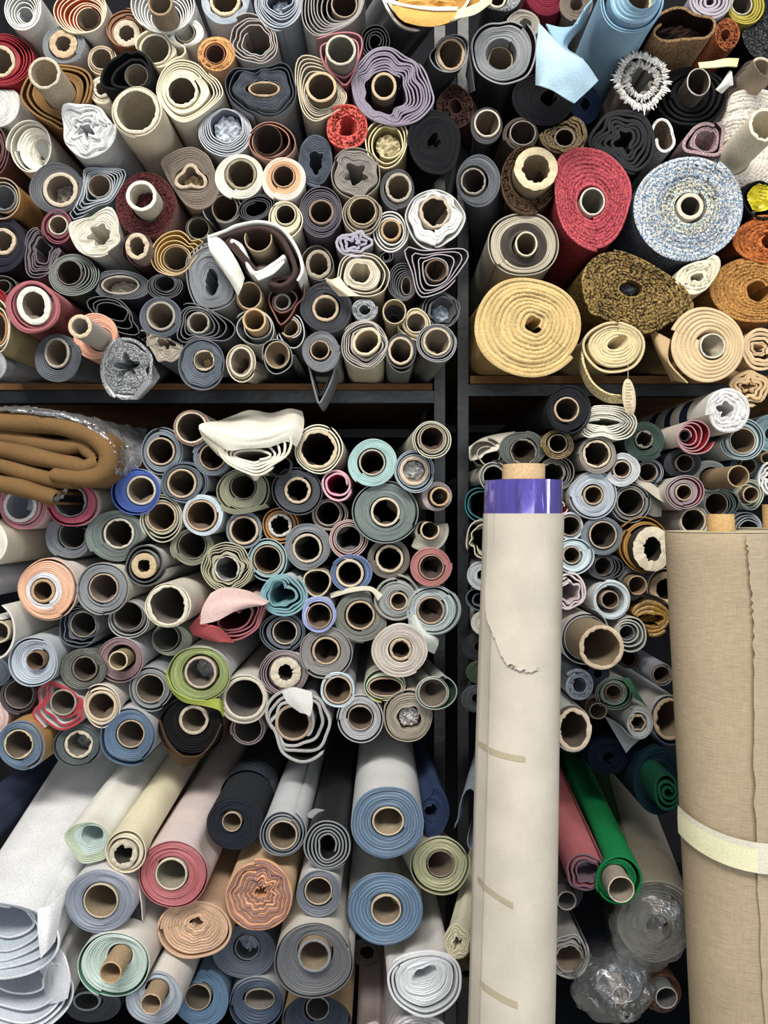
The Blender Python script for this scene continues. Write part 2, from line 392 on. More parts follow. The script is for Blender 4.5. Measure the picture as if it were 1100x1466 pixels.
# ------------------------------------------------------------------ packing: find how far each roll sticks out and how it leans, so that neighbours rest on each other
def pack():
    n = len(ROLLS); th = np.linspace(0, 2 * np.pi, 73)[:-1]
    C = np.array([(R['cx'] - CX, CY - R['cy']) for R in ROLLS], float); d0 = np.array([R['d'] for R in ROLLS], float); d = d0.copy()
    RR = np.zeros((n, 72))
    for i, R in enumerate(ROLLS):
        if R.get('pts'): RR[i] = polar(smooth_closed([(x - R['cx'], R['cy'] - y) for x, y in R['pts']], 6), th)
        else:
            a = math.radians(R.get('rot', 0)); RR[i] = 1 / np.sqrt((np.cos(th - a) / R['rx']) ** 2 + (np.sin(th - a) / R['ry']) ** 2)
    def gap(P, rs, i):
        v = P - P[i]; dist = np.hypot(v[:, 0], v[:, 1]) + 1e-9
        k = np.round((np.arctan2(v[:, 1], v[:, 0]) % (2 * np.pi)) / (2 * np.pi) * 72).astype(int) % 72
        ov = RR[i][k] * rs[i] + RR[np.arange(n), (k + 36) % 72] * rs - dist; ov[i] = 0
        return ov, v / dist[:, None]
    img = np.array([np.maximum(gap(C, np.ones(n), i)[0], 0) for i in range(n)])
    fix = np.array([bool(R.get('fix')) for R in ROLLS])
    def cost(i, di):
        D = D0 - d / 100; Di = D0 - di / 100
        s = D / D0; si = Di / D0
        P = C * s[:, None]; P[i] = C[i] * si; rs = s.copy(); rs[i] = si
        ov, _ = gap(P, rs, i)
        o = np.maximum(ov - img[i] - 1.0, 0)
        return (np.minimum(o, 25) ** 2).sum() + .3 * (di - d0[i]) ** 2
    order = np.arange(n)
    for sweep in range(5):
        for i in order:
            if fix[i]: continue
            cand = [d[i], d[i] - 2.5, d[i] - 1, d[i] + 1, d[i] + 2.5]
            cc = [cost(i, min(max(q, -6), 27)) for q in cand]; d[i] = min(max(cand[int(np.argmin(cc))], -6), 27)
    for i, R in enumerate(ROLLS): R['d0'] = R['d']; R['d'] = float(d[i])
    # lean only where the rack's board, beam or posts would be in the way
    D = D0 - d / 100; sc_ = D / F
    A = np.array([(R.get('ax', 0.0), R.get('az', 0.0)) for R in ROLLS])
    zs = lambda py: -(py - CY) / F * 1.585
    px0, px1 = (622 - CX) / F * 1.585, (671.5 - CX) / F * 1.585
    lim = []
    for i, R in enumerate(ROLLS):
        left = R['cx'] < 645; up = 'upper' in R['region']; dp = 1.6 - D[i]; planes = []
        q = C[i] * sc_[i] + A[i] * dp
        if up: planes.append((0, 1, zs(549 if left else 538)))
        else: planes.append((0, -1, -zs(577 if left else 567)))
        planes.append((-1, 0, -px0) if left else (1, 0, px1))
        for nx, nz, c in planes:
            k = int(round((math.atan2(-nz, -nx) % (2 * np.pi)) / (2 * np.pi) * 72)) % 72; rad = RR[i][k] * sc_[i]
            pen = c - (q[0] * nx + q[1] * nz - rad)
            if pen > .25 * rad:
                mv = min((pen - .2 * rad) / dp, .45); A[i] += np.array([nx, nz]) * mv
        lim.append(planes)
    # soft rolls give way: the body of a roll is dented where a deeper neighbour or the rack presses on it; one that lies half behind another is dented right up to its end
    fr = np.linspace(1, .5, 26); cs_ = np.stack([np.cos(th), np.sin(th)], -1)
    def clip(i, j, Pi, Pj):
        pts = Pi + cs_[None] * (RR[i] * sc_[i])[None, :, None] * fr[:, None, None] - Pj
        rr = np.hypot(pts[..., 0], pts[..., 1]); kk = np.round((np.arctan2(pts[..., 1], pts[..., 0]) % (2 * np.pi)) / (2 * np.pi) * 72).astype(int) % 72
        ok = rr >= RR[j][kk] * sc_[j] + .003
        return np.where(ok.any(0), fr[ok.argmax(0)], .5)
    FB, FF = np.ones((n, 72)), np.ones((n, 72))
    for i in range(n):
        for j in range(n):
            if j == i or D[j] < D[i] or (D[j] == D[i] and j < i): continue
            if np.hypot(*(C[j] * sc_[j] - C[i] * sc_[i])) > (RR[i].max() * sc_[i] + RR[j].max() * sc_[j]) + .08: continue
            for yb in ((.0, .12, .3, .55) if np.abs(A[i]).max() + np.abs(A[j]).max() > .01 else (.05,)):
                Pi, Pj = C[i] * sc_[i] + A[i] * (D[j] - D[i] + yb), C[j] * sc_[j] + A[j] * yb
                if img[i][j] > 13 and not ROLLS[j].get('nd'): FF[j] = np.minimum(FF[j], clip(j, i, Pj, Pi))
                else: FB[i] = np.minimum(FB[i], clip(i, j, Pi, Pj))
    for i, R in enumerate(ROLLS):
        f = FB[i]
        q = C[i] * sc_[i] + A[i] * (1.6 - D[i])
        for nx, nz, c in lim[i]:
            room = q[0] * nx + q[1] * nz - c - .002; dirc = -(cs_[:, 0] * nx + cs_[:, 1] * nz) * RR[i] * sc_[i]
            f = np.minimum(f, np.where(dirc > 1e-4, np.clip(room / np.maximum(dirc, 1e-4), .5, 1), 1))
        sm = lambda f: np.minimum(f, (np.roll(f, 2) + np.roll(f, 1) + f + np.roll(f, -1) + np.roll(f, -2)) / 5 + .01)
        f = sm(f); f2 = sm(FF[i]); R['sql'] = np.where(f2 > .995, 1.3, f2) * RR[i]
        R['ax'], R['az'] = float(A[i, 0]), float(A[i, 1]); R['sq'] = f
# ------------------------------------------------------------------ structure: floor, back wall, the two racks
def structure(name, mb):
    o = mb.build(name, flat=True); o['kind'] = 'structure'; return o
b = MB(); b.box(-2.6, 2.6, -2.9, 2.6, -0.05, 0.0, (1, 1, 1), 'concrete'); structure('floor', b)
b = MB(); b.box(-2.6, 2.6, 2.5, 2.6, 0.0, 3.4, (1, 1, 1), 'plaster_dark'); structure('wall_back', b)
RACKF = 1.585                                                       # front face of the racks
def xr(px, D=RACKF): return (px - CX) / F * D
def zr(py, D=RACKF): return CZ - (py - CY) / F * D
def rack(x0, x1, ztop_board, zbot_board, zbeam, label, flipx):
    root = bpy.data.objects.new('storage_rack', None); COL.objects.link(root)
    root.location = ((x0 + x1) / 2, RACKF, 0); root['label'] = label; root['category'] = 'rack'
    ox, oy = root.location[0], RACKF
    pw = xr(637.5) - xr(622)
    for xa in (x0, x1 - pw):
        for ya in (0, 0.74):
            m = MB(); m.box(xa - ox, xa + pw - ox, ya, ya + 0.03, 0, 2.75, (1, 1, 1), 'steel', 0.0015); m.build('post', root, flat=True)
    for zt, zb in ((zbot_board, zbeam), (0.36, 0.33)):
        for ya in (0.004, 0.742):
            m = MB(); m.box(x0 + pw - ox, x1 - pw - ox, ya, ya + 0.026, zb, zt, (1, 1, 1), 'steel', 0.0012); m.build('beam', root, flat=True)
        m = MB(); m.box(x0 + pw + .004 - ox, x1 - pw - .004 - ox, 0.0, 0.77, zt, zt + (ztop_board - zbot_board), (1, 1, 1), 'plywood' if zt == zbot_board else 'steel'); m.build('shelf_board', root, flat=True)
    for xa in (x0 + pw * 0.35, x1 - pw * 0.65):
        m = MB(); m.box(xa - ox, xa + pw * .3 - ox, 0.03, 0.74, zb if False else zbeam, zbot_board, (1, 1, 1), 'steel'); m.build('side_rail', root, flat=True)
    return root
rack(xr(-760), xr(637.5), zr(549), zr(558), zr(577), 'black steel rack with plywood shelf carrying grey and cream rolls', False)
rack(xr(655.5), xr(1900), zr(538), zr(549), zr(567), 'black steel rack whose plywood shelf carries gold and sand rolls', True)
# ------------------------------------------------------------------ the rolls: place in the photograph's frame, radii, how far the end sticks out (cm), colours, core
# ---- upper left shelf
REGION = 'rolls piled on the upper left shelf'
r('white vinyl roll wound in loose open rings', 31, 10, 27, 32, 9, 'white', 'white', I='lgrey', nl=5, h=(30, 14, 9), tel=2, lm='white open-ringed roll')
r('cream roll with an orange-red inside in fanned rings', 114, 16, 38, 32, 8, '#e0c9a8', 'white', (127, 27, 16), I='#d2441a', F2=None, nl=5, kc='brown', kw=2, lm='orange-lined roll')
r('copper brown roll with a thick cream core', 181, 40, 28, 26, 3, '#96684a', '#a85f3c', (181, 47, 19), nl=3, st=.35, kw=8, kt=1.2, I='#7c4e36')
r('white roll in fanned layers around a tan core', 234, 6, 44, 40, 8, 'white', 'white', (229, 4, 18), I='lgrey', nl=5, kc='tan', kw=3, kp=5)
r('red roll with a torn tan core', 6, 85, 41, 37, 4, 'red', 'red', (-2, 87, 23), nl=3, st=.3, kw=5, kt=1.2, kc='beige', lm='red roll')
r('speckled grey roll with a thick ragged tan core', 91, 63, 31, 28, 6, '#7d8288', 'lgrey', (90, 62, 20), kw=9, kt=1.4, kc='#cda878', mat='cloth')
r('narrow beige roll on a thin cream core', 146, 86, 20, 21, 4, '#c3ad8c', '#c9b99c', (145, 84, 16), nl=1, st=.4, kw=2)
r('crumpled cream core poking out under a black cloth', 147, 128, 20, 22, 3, 'cream', 'paper', (146, 126, 13), kw=4, kt=2, kc='cream', jit=.3)
r('black cloth roll opening like a bag around its core', 180, 98, 37, 32, 8, 'black', 'black', (195, 108, 17), nl=2, kc='dgrey', kw=1.6, mat='cloth', bmat='cloth', I='black', t=3.5,
  pts=[(142, 116), (150, 92), (163, 78), (174, 66), (184, 70), (192, 66), (208, 76), (216, 100), (214, 122), (195, 124), (170, 126), (150, 125)], lm='black bag-like roll')
r('brown suede roll with a tall tan core', 78, 138, 56, 48, 4, '#8f6a3a', '#8a5a2e', (63, 104, 23), nl=2, st=.5, kp=7, kw=4, kt=.8, kci='#c4ab80', I='#5b3a20', mat='cloth', t=3,
  pts=[(22, 132), (40, 100), (80, 92), (118, 97), (132, 112), (130, 135), (118, 160), (95, 190), (70, 178), (45, 165), (28, 150)], lm='brown suede roll')
r('puckered white roll cut by the frame edge', -10, 147, 38, 37, 3, 'white', 'white', h=(-18, 150, 10), mat='cloth', jit=.3)
r('white towelling roll with crumpled scalloped layers', 126, 186, 38, 40, 9, '#d2d4d6', '#c9cacc', h=(122, 184, 7), wv=.10, wn=5, p=5.5, gd=.007, jit=.5, mat='terry', zj=.004,
  pts=[(88, 150), (100, 144), (128, 148), (150, 155), (165, 182), (158, 207), (140, 221), (118, 226), (97, 212), (89, 190)], lm='white towelling roll')
r('wide cream tube with a frayed rim', 196, 160, 36, 35, 11, 'cream', '#d5c8ae', (195, 158, 33), kw=5, kt=1.6, kc='cream', kci='#b8a582', lm='wide cream tube')
r('creamy funnel-shaped roll with a small dark eye', 40, 208, 31, 36, 6, 'ivory', 'ivory', h=(51, 204, 9, 15), nl=2, st=.7, tel=5, p=3)
r('brown-maroon roll at the frame edge', -10, 213, 21, 37, 2, '#6d4640', '#5b3a36', h=(-14, 213, 8), nl=3, st=.3)
r('charcoal roll with a crushed bone core', 80, 269, 39, 36, 4, '#53545a', 'char', (86, 271, 25), kw=5.5, kt=1, plug=('cardboard', 'taupe', 3))
r('slate blue roll squeezed into a triangle', 139, 268, 36, 30, 3, '#a2abb2', 'slate', (142, 266, 17), I='#5a6670', nl=4, kw=2, kc='greige',
  pts=[(121, 241), (150, 240), (176, 241), (181, 250), (170, 272), (157, 290), (140, 295), (125, 304), (108, 312), (99, 308), (105, 294), (115, 277), (119, 258)], lm='slate triangular roll')
r('maroon chenille roll with a cream core poking out', 209, 293, 43, 46, 5, '#5a2c2c', '#8d6a66', (202, 280, 22), kp=4, kw=5, kt=.8, kc='ivory', kci='#cfc3a8', mat='boucle', jit=.7, plug=('cloth', 'maroon', 3), lm='maroon chenille roll')
r('tan leathercloth roll with a grey lining', -1, 285, 30, 32, 10, '#a99a82', '#b27c3e', (4, 283, 18), I='#6f665c', nl=2, kw=1.6, kc='grey', kci='grey', lm='tan leathercloth roll')
r('slim maroon pink roll on a cream core', 82, 326, 21, 25, 4, '#8a4856', '#7a3f4c', (83, 322, 14), kw=2, kc='cream', nl=2, st=.4)
r('cream canvas roll pinched to a point', 136, 334, 38, 38, 6, '#dcd6c4', '#b9b8ac', h=(144, 336, 13), star=(6, .14, 20), wv=.05, p=3.3, mat='cloth',
  pts=[(97, 322), (112, 314), (130, 310), (145, 300), (156, 294), (164, 298), (169, 312), (172, 330), (173, 346), (160, 360), (140, 368), (118, 363), (106, 350)], lm='pinched cream roll')
r('dark indigo roll with a torn bone core', -2, 350, 39, 41, 6, '#2f2d38', '#2b2a34', (3, 345, 19), kw=5, kt=1.2, kc='beige', mat='cloth')
r('mauve grey roll squeezed into loose folds', 60, 362, 28, 38, 5, '#70666c', '#554e55', h=(62, 360, 9, 18), I='#5a5158', nl=4, wv=.05,
  pts=[(40, 334), (50, 326), (64, 330), (78, 338), (88, 350), (86, 362), (76, 382), (66, 394), (52, 400), (38, 394), (33, 376), (36, 354)])
r('dark green roll with a brown thin core', 106, 394, 35, 29, 4, '#7d847c', '#39463f', (99, 390, 18), I='#2c3a34', nl=4, kw=1.5, kc='taupe', kci='#4d3c30')
r('crumpled tan core standing out of a maroon cloth', 197, 357, 21, 24, 5, '#4a2c34', '#4c2f36', (196, 352, 17, 19), kp=4, kw=6, kt=1.6, kc='beige', nl=2)
r('flattened grey roll with a squashed bone core', 173, 408, 45, 21, 4, '#5a5b62', '#4c4d54', (172, 408, 28, 14), kw=3.5, kc='greige', plug=('cardboard', 'greige', 2), rot=-4, lm='flattened grey roll')
r('limp black vinyl roll sagging in loose folds', 165, 455, 43, 30, 6, '#56575b', '#232327', h=(160, 446, 22, 9), I='black', nl=3, wob=0, t=1.6,
  pts=[(124, 436), (130, 427), (150, 424), (172, 430), (187, 446), (194, 464), (206, 476), (206, 486), (190, 486), (172, 480), (156, 468), (138, 452)], lm='limp black roll')
r('rose pink chenille roll with a thick white core', 45, 439, 37, 34, 11, '#a85e66', '#b4666b', (48, 437, 24, 28), kw=8, kt=1.2, kc='ivory', krot=20, nl=2, st=.2, gap=4, mat='cloth', bmat='cloth', I='#7a3a46', t=4.5, rot=-25, lm='rose chenille roll')
r('peach roll with a printed core jutting out', 136, 480, 31, 33, 4, '#e0a184', '#d99c82', (114, 467, 17), kp=10, kw=5, kt=.9, kc='#dcc08e', kci='#b9ab98', p=3, lm='peach roll')
r('khaki roll with an orange core at the frame edge', -8, 468, 22, 42, 10, '#d8d0b4', '#a99c6a', (-4, 470, 14, 24), kc='#c8752e', kw=3, nl=2)
r('dark slate roll with a thin bone core', 82, 513, 33, 34, 8, '#4e535b', '#6a6f77', (81, 505, 18, 22), kw=3.5, kc='greige', kt=.6)
r('pale grey roll lying low at the frame edge', -18, 524, 27, 26, 11, '#9fa1a8', '#9fa0a8', h=(-18, 524, 8))
r('grey tweed roll with a star-shaped hole', 182, 529, 37, 43, 10, '#f4f4f4', '#6d7074', h=(182, 526, 14), star=(5, .3, 90), mat='tweed', bmat='cloth', wv=.05, wn=5, nl=1, st=.82, az=.22, t=4, lm='star-holed grey roll')
r('blue-grey roll with a round bone core', 230, 454, 30, 29, 6, '#565d68', '#4a505a', (230, 452, 21), kw=3.5, kt=.4, kc='greige')
r('tiny dark roll with a bone core', 204, 480, 11, 11, 3, '#4a4b50', '#4a4b50', (204, 480, 8), kw=2)
r('crushed tan core with folded grey layers', 236, 502, 26, 24, 6, '#a69c8c', '#5e6064', h=(238, 492, 12, 5), wv=.08, mat='cloth',
  pts=[(210, 488), (216, 479), (232, 482), (250, 489), (262, 496), (260, 510), (246, 520), (228, 518), (214, 504)])
r('black vinyl roll with a dark oval hollow', 236, 410, 26, 18, 3, '#54555a', '#2c2c30', (236, 406, 15, 12), nl=3, kw=1.4, kc='dgrey', kci='char', I='black')
r('mustard lined beige roll shaped like a heart', 256, 362, 40, 33, 6, '#d0b380', '#cbb994', (252, 370, 19, 18), I='mustard', nl=3, kw=1.5, kc='tan', kci='#8c7448',
  pts=[(215, 362), (220, 346), (236, 332), (256, 327), (268, 333), (276, 341), (288, 337), (296, 341), (288, 358), (276, 374), (264, 388), (246, 394), (226, 388), (216, 376)], lm='mustard heart-shaped roll')
r('large layered grey roll under a white flap', 300, 394, 38, 48, 7, '#7c8086', '#b9b9b4', h=(303, 405, 8, 18), p=2.8, nl=1, st=.86, wv=.03,
  pts=[(265, 372), (278, 354), (296, 340), (310, 348), (326, 375), (336, 402), (338, 420), (328, 436), (302, 444), (280, 436), (268, 408)], lm='layered grey roll')
r('dented tan core draped in white and brown suede', 374, 366, 54, 46, 8, '#5a4540', '#cfccc2', (370, 343, 20), I='#4a3632', nl=2, kw=1.8, kp=3, kc='#bfa06c', kci='#a58a5c', t=2.8, wv=.07, gn=.5, mat='cloth', bmat='cloth', ks=(1, .12, 100),
  pts=[(322, 346), (334, 324), (370, 317), (400, 324), (421, 348), (432, 380), (424, 404), (402, 412), (376, 404), (350, 384), (330, 362)], lm='white-draped tan core')
r('bare tan tube beside a white drape', 357, 424, 19, 21, 6, 'tan', 'tan', (357, 423, 18, 20), kw=2, kp=1, kc='#c6a872', kci='#a98a58')
r('bright orange-tan core over a white wrap', 363, 472, 29, 28, 6, '#b9bbb8', '#b4b4ae', (364, 458, 17), nl=2, I='#6c6f72', kp=4, kw=3, kc='#d8ac62', kci='#c0924e', lm='orange-tan core')
r('cream vinyl roll on an oval bare core', 346, 520, 21, 26, 11, '#cfc0a4', '#d3cfc2', (345, 518, 17, 22), kw=3, kc='cream', nl=1, st=.3)
r('charcoal vinyl in wide floppy loops', 294, 463, 43, 29, 5, '#66686c', '#4b4d52', (284, 462, 16), I='#26272b', nl=3, kw=3, kc='greige', kt=.9, gn=.4,
  pts=[(251, 478), (257, 462), (256, 446), (267, 435), (288, 438), (310, 449), (336, 464), (338, 480), (322, 490), (282, 484), (266, 492), (254, 488)])
r('slate blue roll with torn paper in its core', 289, 522, 32, 36, 10, '#5d6672', '#8f9499', (292, 516, 15), kw=2, kt=1.5, kc='beige', wv=.03, nl=1, st=.85, plug=('cardboard', 'beige', 4))
r('tan tube over a black drooping pouch', 398, 520, 21, 38, 8, '#82848a', '#3a3b40', (397, 508, 18, 20), I='black', nl=1, kw=2, kc='#b9a070', kci='#9a7c50', gap=1,
  pts=[(376, 502), (380, 490), (398, 486), (416, 500), (418, 530), (412, 555), (400, 562), (388, 555), (379, 530)])
r('maroon roll with a rust leather tongue', 410, 436, 30, 40, 4, '#7b4c40', '#6d3226', (404, 432, 12), I='#3c2622', nl=2, t=2.4, kw=2.5, kc='greige', gn=.4,
  pts=[(383, 428), (396, 404), (418, 396), (440, 404), (440, 426), (424, 440), (414, 462), (402, 478), (391, 460)])
r('hexagonal charcoal roll with a wide tan core', 466, 441, 37, 36, 5, '#45474c', '#4c4e53', (466, 441, 19), kw=4, kt=.9, kc='#c7ad84', mat='cloth', star=None, pts=[(429, 446), (436, 420), (454, 405), (476, 407), (500, 425), (503, 448), (492, 470), (470, 477), (444, 468)])
r('small tan core in white-edged grey loops', 418, 478, 21, 30, 5, '#c0c1c0', '#6a6c70', (415, 469, 14), I='#4a4c50', nl=2, kw=2.5, kc='#bfa372')
r('smooth grey roll above a drooping dark tail', 460, 503, 27, 29, 11, '#777a7f', '#85898c', (458, 501, 14), kw=2, kc='#c4a470', p=2.4, gd=.001, cj=.05, mat='cloth', lm='smooth grey roll')
r('cream roll with a dented core', 521, 494, 33, 34, 10, '#b5ada4', '#d8d0b8', (525, 489, 20), kw=4, kp=1.5, kc='#dac79a', kci='#c0a878', nl=3, st=.25, I='#8e8a88', ks=(2, .08, 40), kt=.9, wv=.03, lm='dented cream roll')
r('plastic-wrapped grey tube end', 522, 443, 19, 17, 3, '#8d9296', '#7c8186', h=(522, 443, 6), mat='foil_plastic', jit=.6)
r('pale tan tube standing proud of its dark wrap', 565, 447, 17, 19, 7, '#4a4a50', '#4a4a50', (565, 446, 17, 18), kp=2, kw=1.8, kc='#d6bf86', kci='#b49a62')
r('small cream roll with a pointed flap', 594, 463, 26, 23, 7, '#e0d2a8', '#ded0a8', (596, 462, 15), nl=1, st=.4, kw=2, kc='#e2d3a6', pts=[(567, 466), (581, 456), (585, 444), (598, 440), (612, 450), (619, 465), (612, 480), (598, 487), (582, 480)])
r('dark grey roll with a bone core low on the shelf', 575, 505, 21, 28, 10, '#57585c', '#77797b', (574, 502, 18, 20), kw=3.5, kt=.6, nl=2, kc='#d2bb92')
r('frayed grey roll nearest the steel post', 625, 491, 28, 27, 12, '#9a9a9c', '#777876', (626, 489, 20), kw=3, nl=2, st=.3, kt=.7, kc='#d2bb92', I='#6c6c70', lm='frayed grey roll')
r('dark grey roll stuffed with crumpled plastic', 631, 443, 27, 26, 5, '#5c5e62', '#46484c', h=(634, 444, 17), nl=2, st=.3, plug=('foil_plastic', '#9aa6b4', 2), wv=.03)
r('broad cream and grey roll with a hexagonal hole', 521, 394, 40, 32, 7, '#cfc4ac', '#d8c9a8', h=(516, 391, 13), star=(6, .08, 0), st=.55, nl=2, I='#a39c90', p=3,
  pts=[(484, 395), (490, 372), (508, 362), (538, 365), (558, 384), (560, 402), (550, 420), (525, 427), (500, 422), (484, 408)], lm='hexagonal-holed cream roll')
r('crumpled lavender grey cloth without a core', 509, 349, 28, 17, 3, '#a39fae', '#827d8c', h=(506, 347, 8, 3), wv=.14, wn=4, nl=3, t=4, mat='cloth', I='#6a6674')
r('torn bone core in thin olive grey wraps', 456, 378, 24, 27, 3, '#6a665e', '#8f897e', (456, 378, 18, 21), kw=5, kt=1.8, kc='#a5957c', nl=1)
r('black vinyl roll with a slit-like hole', 577, 403, 21, 27, 3, '#56575c', '#2b2b30', (582, 409, 8, 14), I='black', nl=4, kw=2, kc='taupe')
r('mauve grey vinyl stretched into a wing', 630, 387, 43, 36, 6, '#a79ea4', '#6d676c', (625, 387, 16), I='#2c282c', nl=4, kw=2, kc='#8d6f54', kci='#5a3c26', t=1.7, gn=.35,
  pts=[(577, 360), (584, 351), (604, 357), (640, 355), (667, 354), (675, 366), (664, 384), (652, 400), (634, 417), (606, 427), (596, 416), (590, 390)], lm='wing-shaped mauve roll')
r('small black loop beneath a white striped roll', 553, 368, 11, 9, 2, '#4b4b50', '#1f1f23', h=(553, 368, 4), nl=2, I='black')
r('dim grey roll tucked behind a rose one', 4, 412, 24, 20, 2, '#5a574e', '#55524a', h=(4, 412, 8), nl=2)
r('dark red roll half hidden at the frame edge', -10, 434, 22, 22, 4, '#8a2028', '#8a2028', h=(-12, 434, 8), mat='cloth')
r('pure white roll on a short tan core', 265, 46, 28, 21, 6, 'white', 'white', (265, 46, 14), kw=1.6, kc='olive', kci='#8d7a58', p=3.2)
r('cream roll with a curled loop on its side', 226, 72, 35, 30, 7, '#ddd2b2', '#d8cfb4', (222, 70, 22), nl=1, st=.25, kw=2.5, kc='cream', kci='#9c8a66', t=2.4,
  pts=[(194, 62), (204, 47), (222, 40), (236, 48), (248, 62), (264, 62), (280, 70), (277, 83), (256, 88), (240, 98), (216, 100), (200, 90)], lm='cream looped roll')
r('pale denim roll with a big tan core', 322, 0, 34, 34, 5, '#a9b4be', '#b7c0c8', (322, 0, 22), kw=4.5, kt=.8, kc='#d8c08c', kci='#8a6a4a', wv=.03)
r('blue-grey roll in sagging open layers', 400, 6, 34, 36, 6, '#aab3bf', '#8d98a6', h=(402, 0, 16, 12), nl=6, I='#57616e', kw=2, lp=.8, plug=('cloth', '#a9b6c6', 2), lm='sagging blue-grey roll')
r('grey-pink roll with a dark green hollow', 362, 54, 36, 36, 6, '#b3a7a0', '#9a9a9c', h=(367, 60, 19, 17), I='#82776f', nl=3, wv=.04, plug=('vinyl', '#26382e', 5),
  pts=[(326, 48), (334, 30), (352, 19), (372, 24), (390, 40), (397, 60), (394, 80), (378, 90), (352, 88), (332, 76)])
r('orange terry roll like a sponge ring', 310, 77, 27, 26, 6, '#d39a5e', '#b98a68', (308, 77, 14), kw=1.2, kc='#b8683c', kci='#7a4a34', mat='terry', jit=.9, cj=.05, lm='orange terry roll')
r('big cream roll with layers fanned to one side', 270, 131, 47, 47, 9, '#e2d8ba', '#d5cebc', (260, 130, 23), kw=4, kt=1.4, kc='#e6dab6', kci='#7d6a4e', nl=3, st=.45, I='#c9bb94', p=3,
  pts=[(224, 134), (230, 105), (245, 88), (264, 84), (285, 91), (300, 107), (313, 117), (320, 134), (310, 148), (284, 168), (262, 176), (242, 164)], lm='big cream roll')
r('flattened navy roll with a squashed tan core', 374, 131, 52, 42, 9, '#343c48', '#8a8c90', (378, 127, 23, 11), kw=3, kt=.7, kc='#c4a272', nl=2, st=.62, I='#20252d', p=3, wv=.03,
  pts=[(321, 116), (334, 97), (358, 97), (384, 93), (404, 86), (418, 96), (426, 124), (423, 150), (406, 164), (386, 173), (362, 165), (332, 146)], lm='flattened navy roll')
r('grey-white roll with a fold of pale blue cloth inside', 322, 190, 37, 33, 6, '#b8bdc4', '#9fa4aa', h=(324, 180, 22), I='#6a727c', nl=5, lp=.9, plug=('cloth', '#c3ccd6', 1), lm='pale-stuffed grey roll')
r('copper pink roll with a wide brown hollow', 390, 204, 34, 28, 5, '#a8765e', '#b08d80', (383, 200, 21, 22), I='#6d3022', nl=2, kw=1.5, kc='brown', kci='#5a4436', gn=.4)
r('slate navy roll with a tall slit', 452, 229, 25, 37, 3, '#4b5360', '#454c58', h=(453, 231, 8, 15), star=(4, .15, 30), mat='cloth', wv=.03)
r('grey roll in nested fans hung from the frame top', 480, 12, 38, 40, 8, '#9c9792', '#a5a39f', (493, 6, 19), I='#2e2d2e', nl=6, kw=2, kc='#b29a78', kci='#54402e', lp=.75,
  pts=[(432, 0), (432, 25), (440, 42), (455, 51), (480, 43), (505, 30), (518, 10), (518, -20), (470, -32), (440, -20)])
r('dusty pink triangular roll with a tall beige core', 486, 88, 34, 42, 6, '#b46a70', '#9a4a52', (488, 71, 22), I='#9d8189', nl=2, kw=3.5, kp=3, kc='#c7bda4', kci='#8a8370', t=2.4,
  pts=[(448, 62), (464, 53), (482, 47), (502, 45), (517, 51), (519, 66), (510, 94), (500, 124), (492, 130), (480, 114), (462, 92)], lm='pink triangular roll')
r('beige vinyl roll squared around a tan core', 459, 124, 37, 46, 8, '#cfc2a4', '#b9b0a0', (460, 124, 22), I='#8c8474', nl=4, kw=4, kp=2, kc='#d0b078', kci='#7a6040',
  pts=[(424, 98), (430, 82), (446, 80), (470, 92), (486, 120), (497, 136), (490, 152), (470, 166), (450, 174), (433, 160), (425, 126)], lm='squared beige roll')
r('purple-grey roll with wavy layers', 560, 122, 58, 56, 9, '#8f8596', '#9a92a0', (550, 123, 18, 20), I='#352c3c', nl=9, wv=.045, wn=6, kw=4, kp=2, kc='#c9a878', kci='#6a5240', gap=10, t=2.6, st=0, mat='cloth', bmat='cloth',
  pts=[(503, 112), (512, 88), (536, 68), (560, 66), (585, 80), (606, 98), (619, 128), (622, 146), (608, 165), (590, 176), (560, 178), (530, 168), (510, 148)], lm='wavy purple roll')
r('coral red boucle roll with a ragged hole', 496, 182, 31, 32, 7, '#d8584e', '#a8423e', h=(498, 181, 12), hw=.18, mat='boucle', jit=1.4, p=4.5, zj=.003, lm='coral boucle roll')
r('olive cream roll with folds gathered in its mouth', 556, 206, 29, 37, 8, '#cfc193', '#b9ab80', h=(556, 206, 20), nl=3, st=0, I='#a2945f', plug=('vinyl', '#c3b58a', .5), t=2,
  pts=[(524, 196), (534, 176), (548, 171), (562, 182), (575, 172), (584, 190), (580, 218), (568, 240), (548, 246), (530, 226)], lm='olive folded roll')
r('big black roll with a crushed eye', 621, 204, 37, 36, 6, '#202124', '#1a1b1d', h=(622, 203, 8), hw=.25, mat='matte_black', bmat='matte_black', p=3, plug=('matte_black', '#151517', 2), pts=[(584, 200), (592, 172), (612, 158), (638, 162), (656, 180), (660, 206), (652, 238), (634, 250), (606, 246), (590, 226)], lm='big black roll')
r('taupe grey wrinkled roll with a star hole', 509, 248, 35, 36, 6, '#8f8880', '#8d8468', h=(509, 250, 13), star=(5, .2, 50), wv=.04, nl=1, st=.85, mat='cloth', lm='wrinkled taupe roll')
r('ivory roll with a peach-ringed core', 407, 257, 31, 32, 7, '#e4d2c2', '#dcccc4', (406, 252, 16), zones=[(.45, '#e0ab7c')], kw=1.6, kc='#d8a878', kci='#7c5638', cj=.06, lm='peach-ringed ivory roll')
r('cream white roll with a curl inside its core', 343, 253, 35, 32, 6, '#dedac8', '#d8d5c8', (345, 249, 22), kw=3.5, kt=.8, kc='#a2916e', kci='#7a6647', cj=.05)
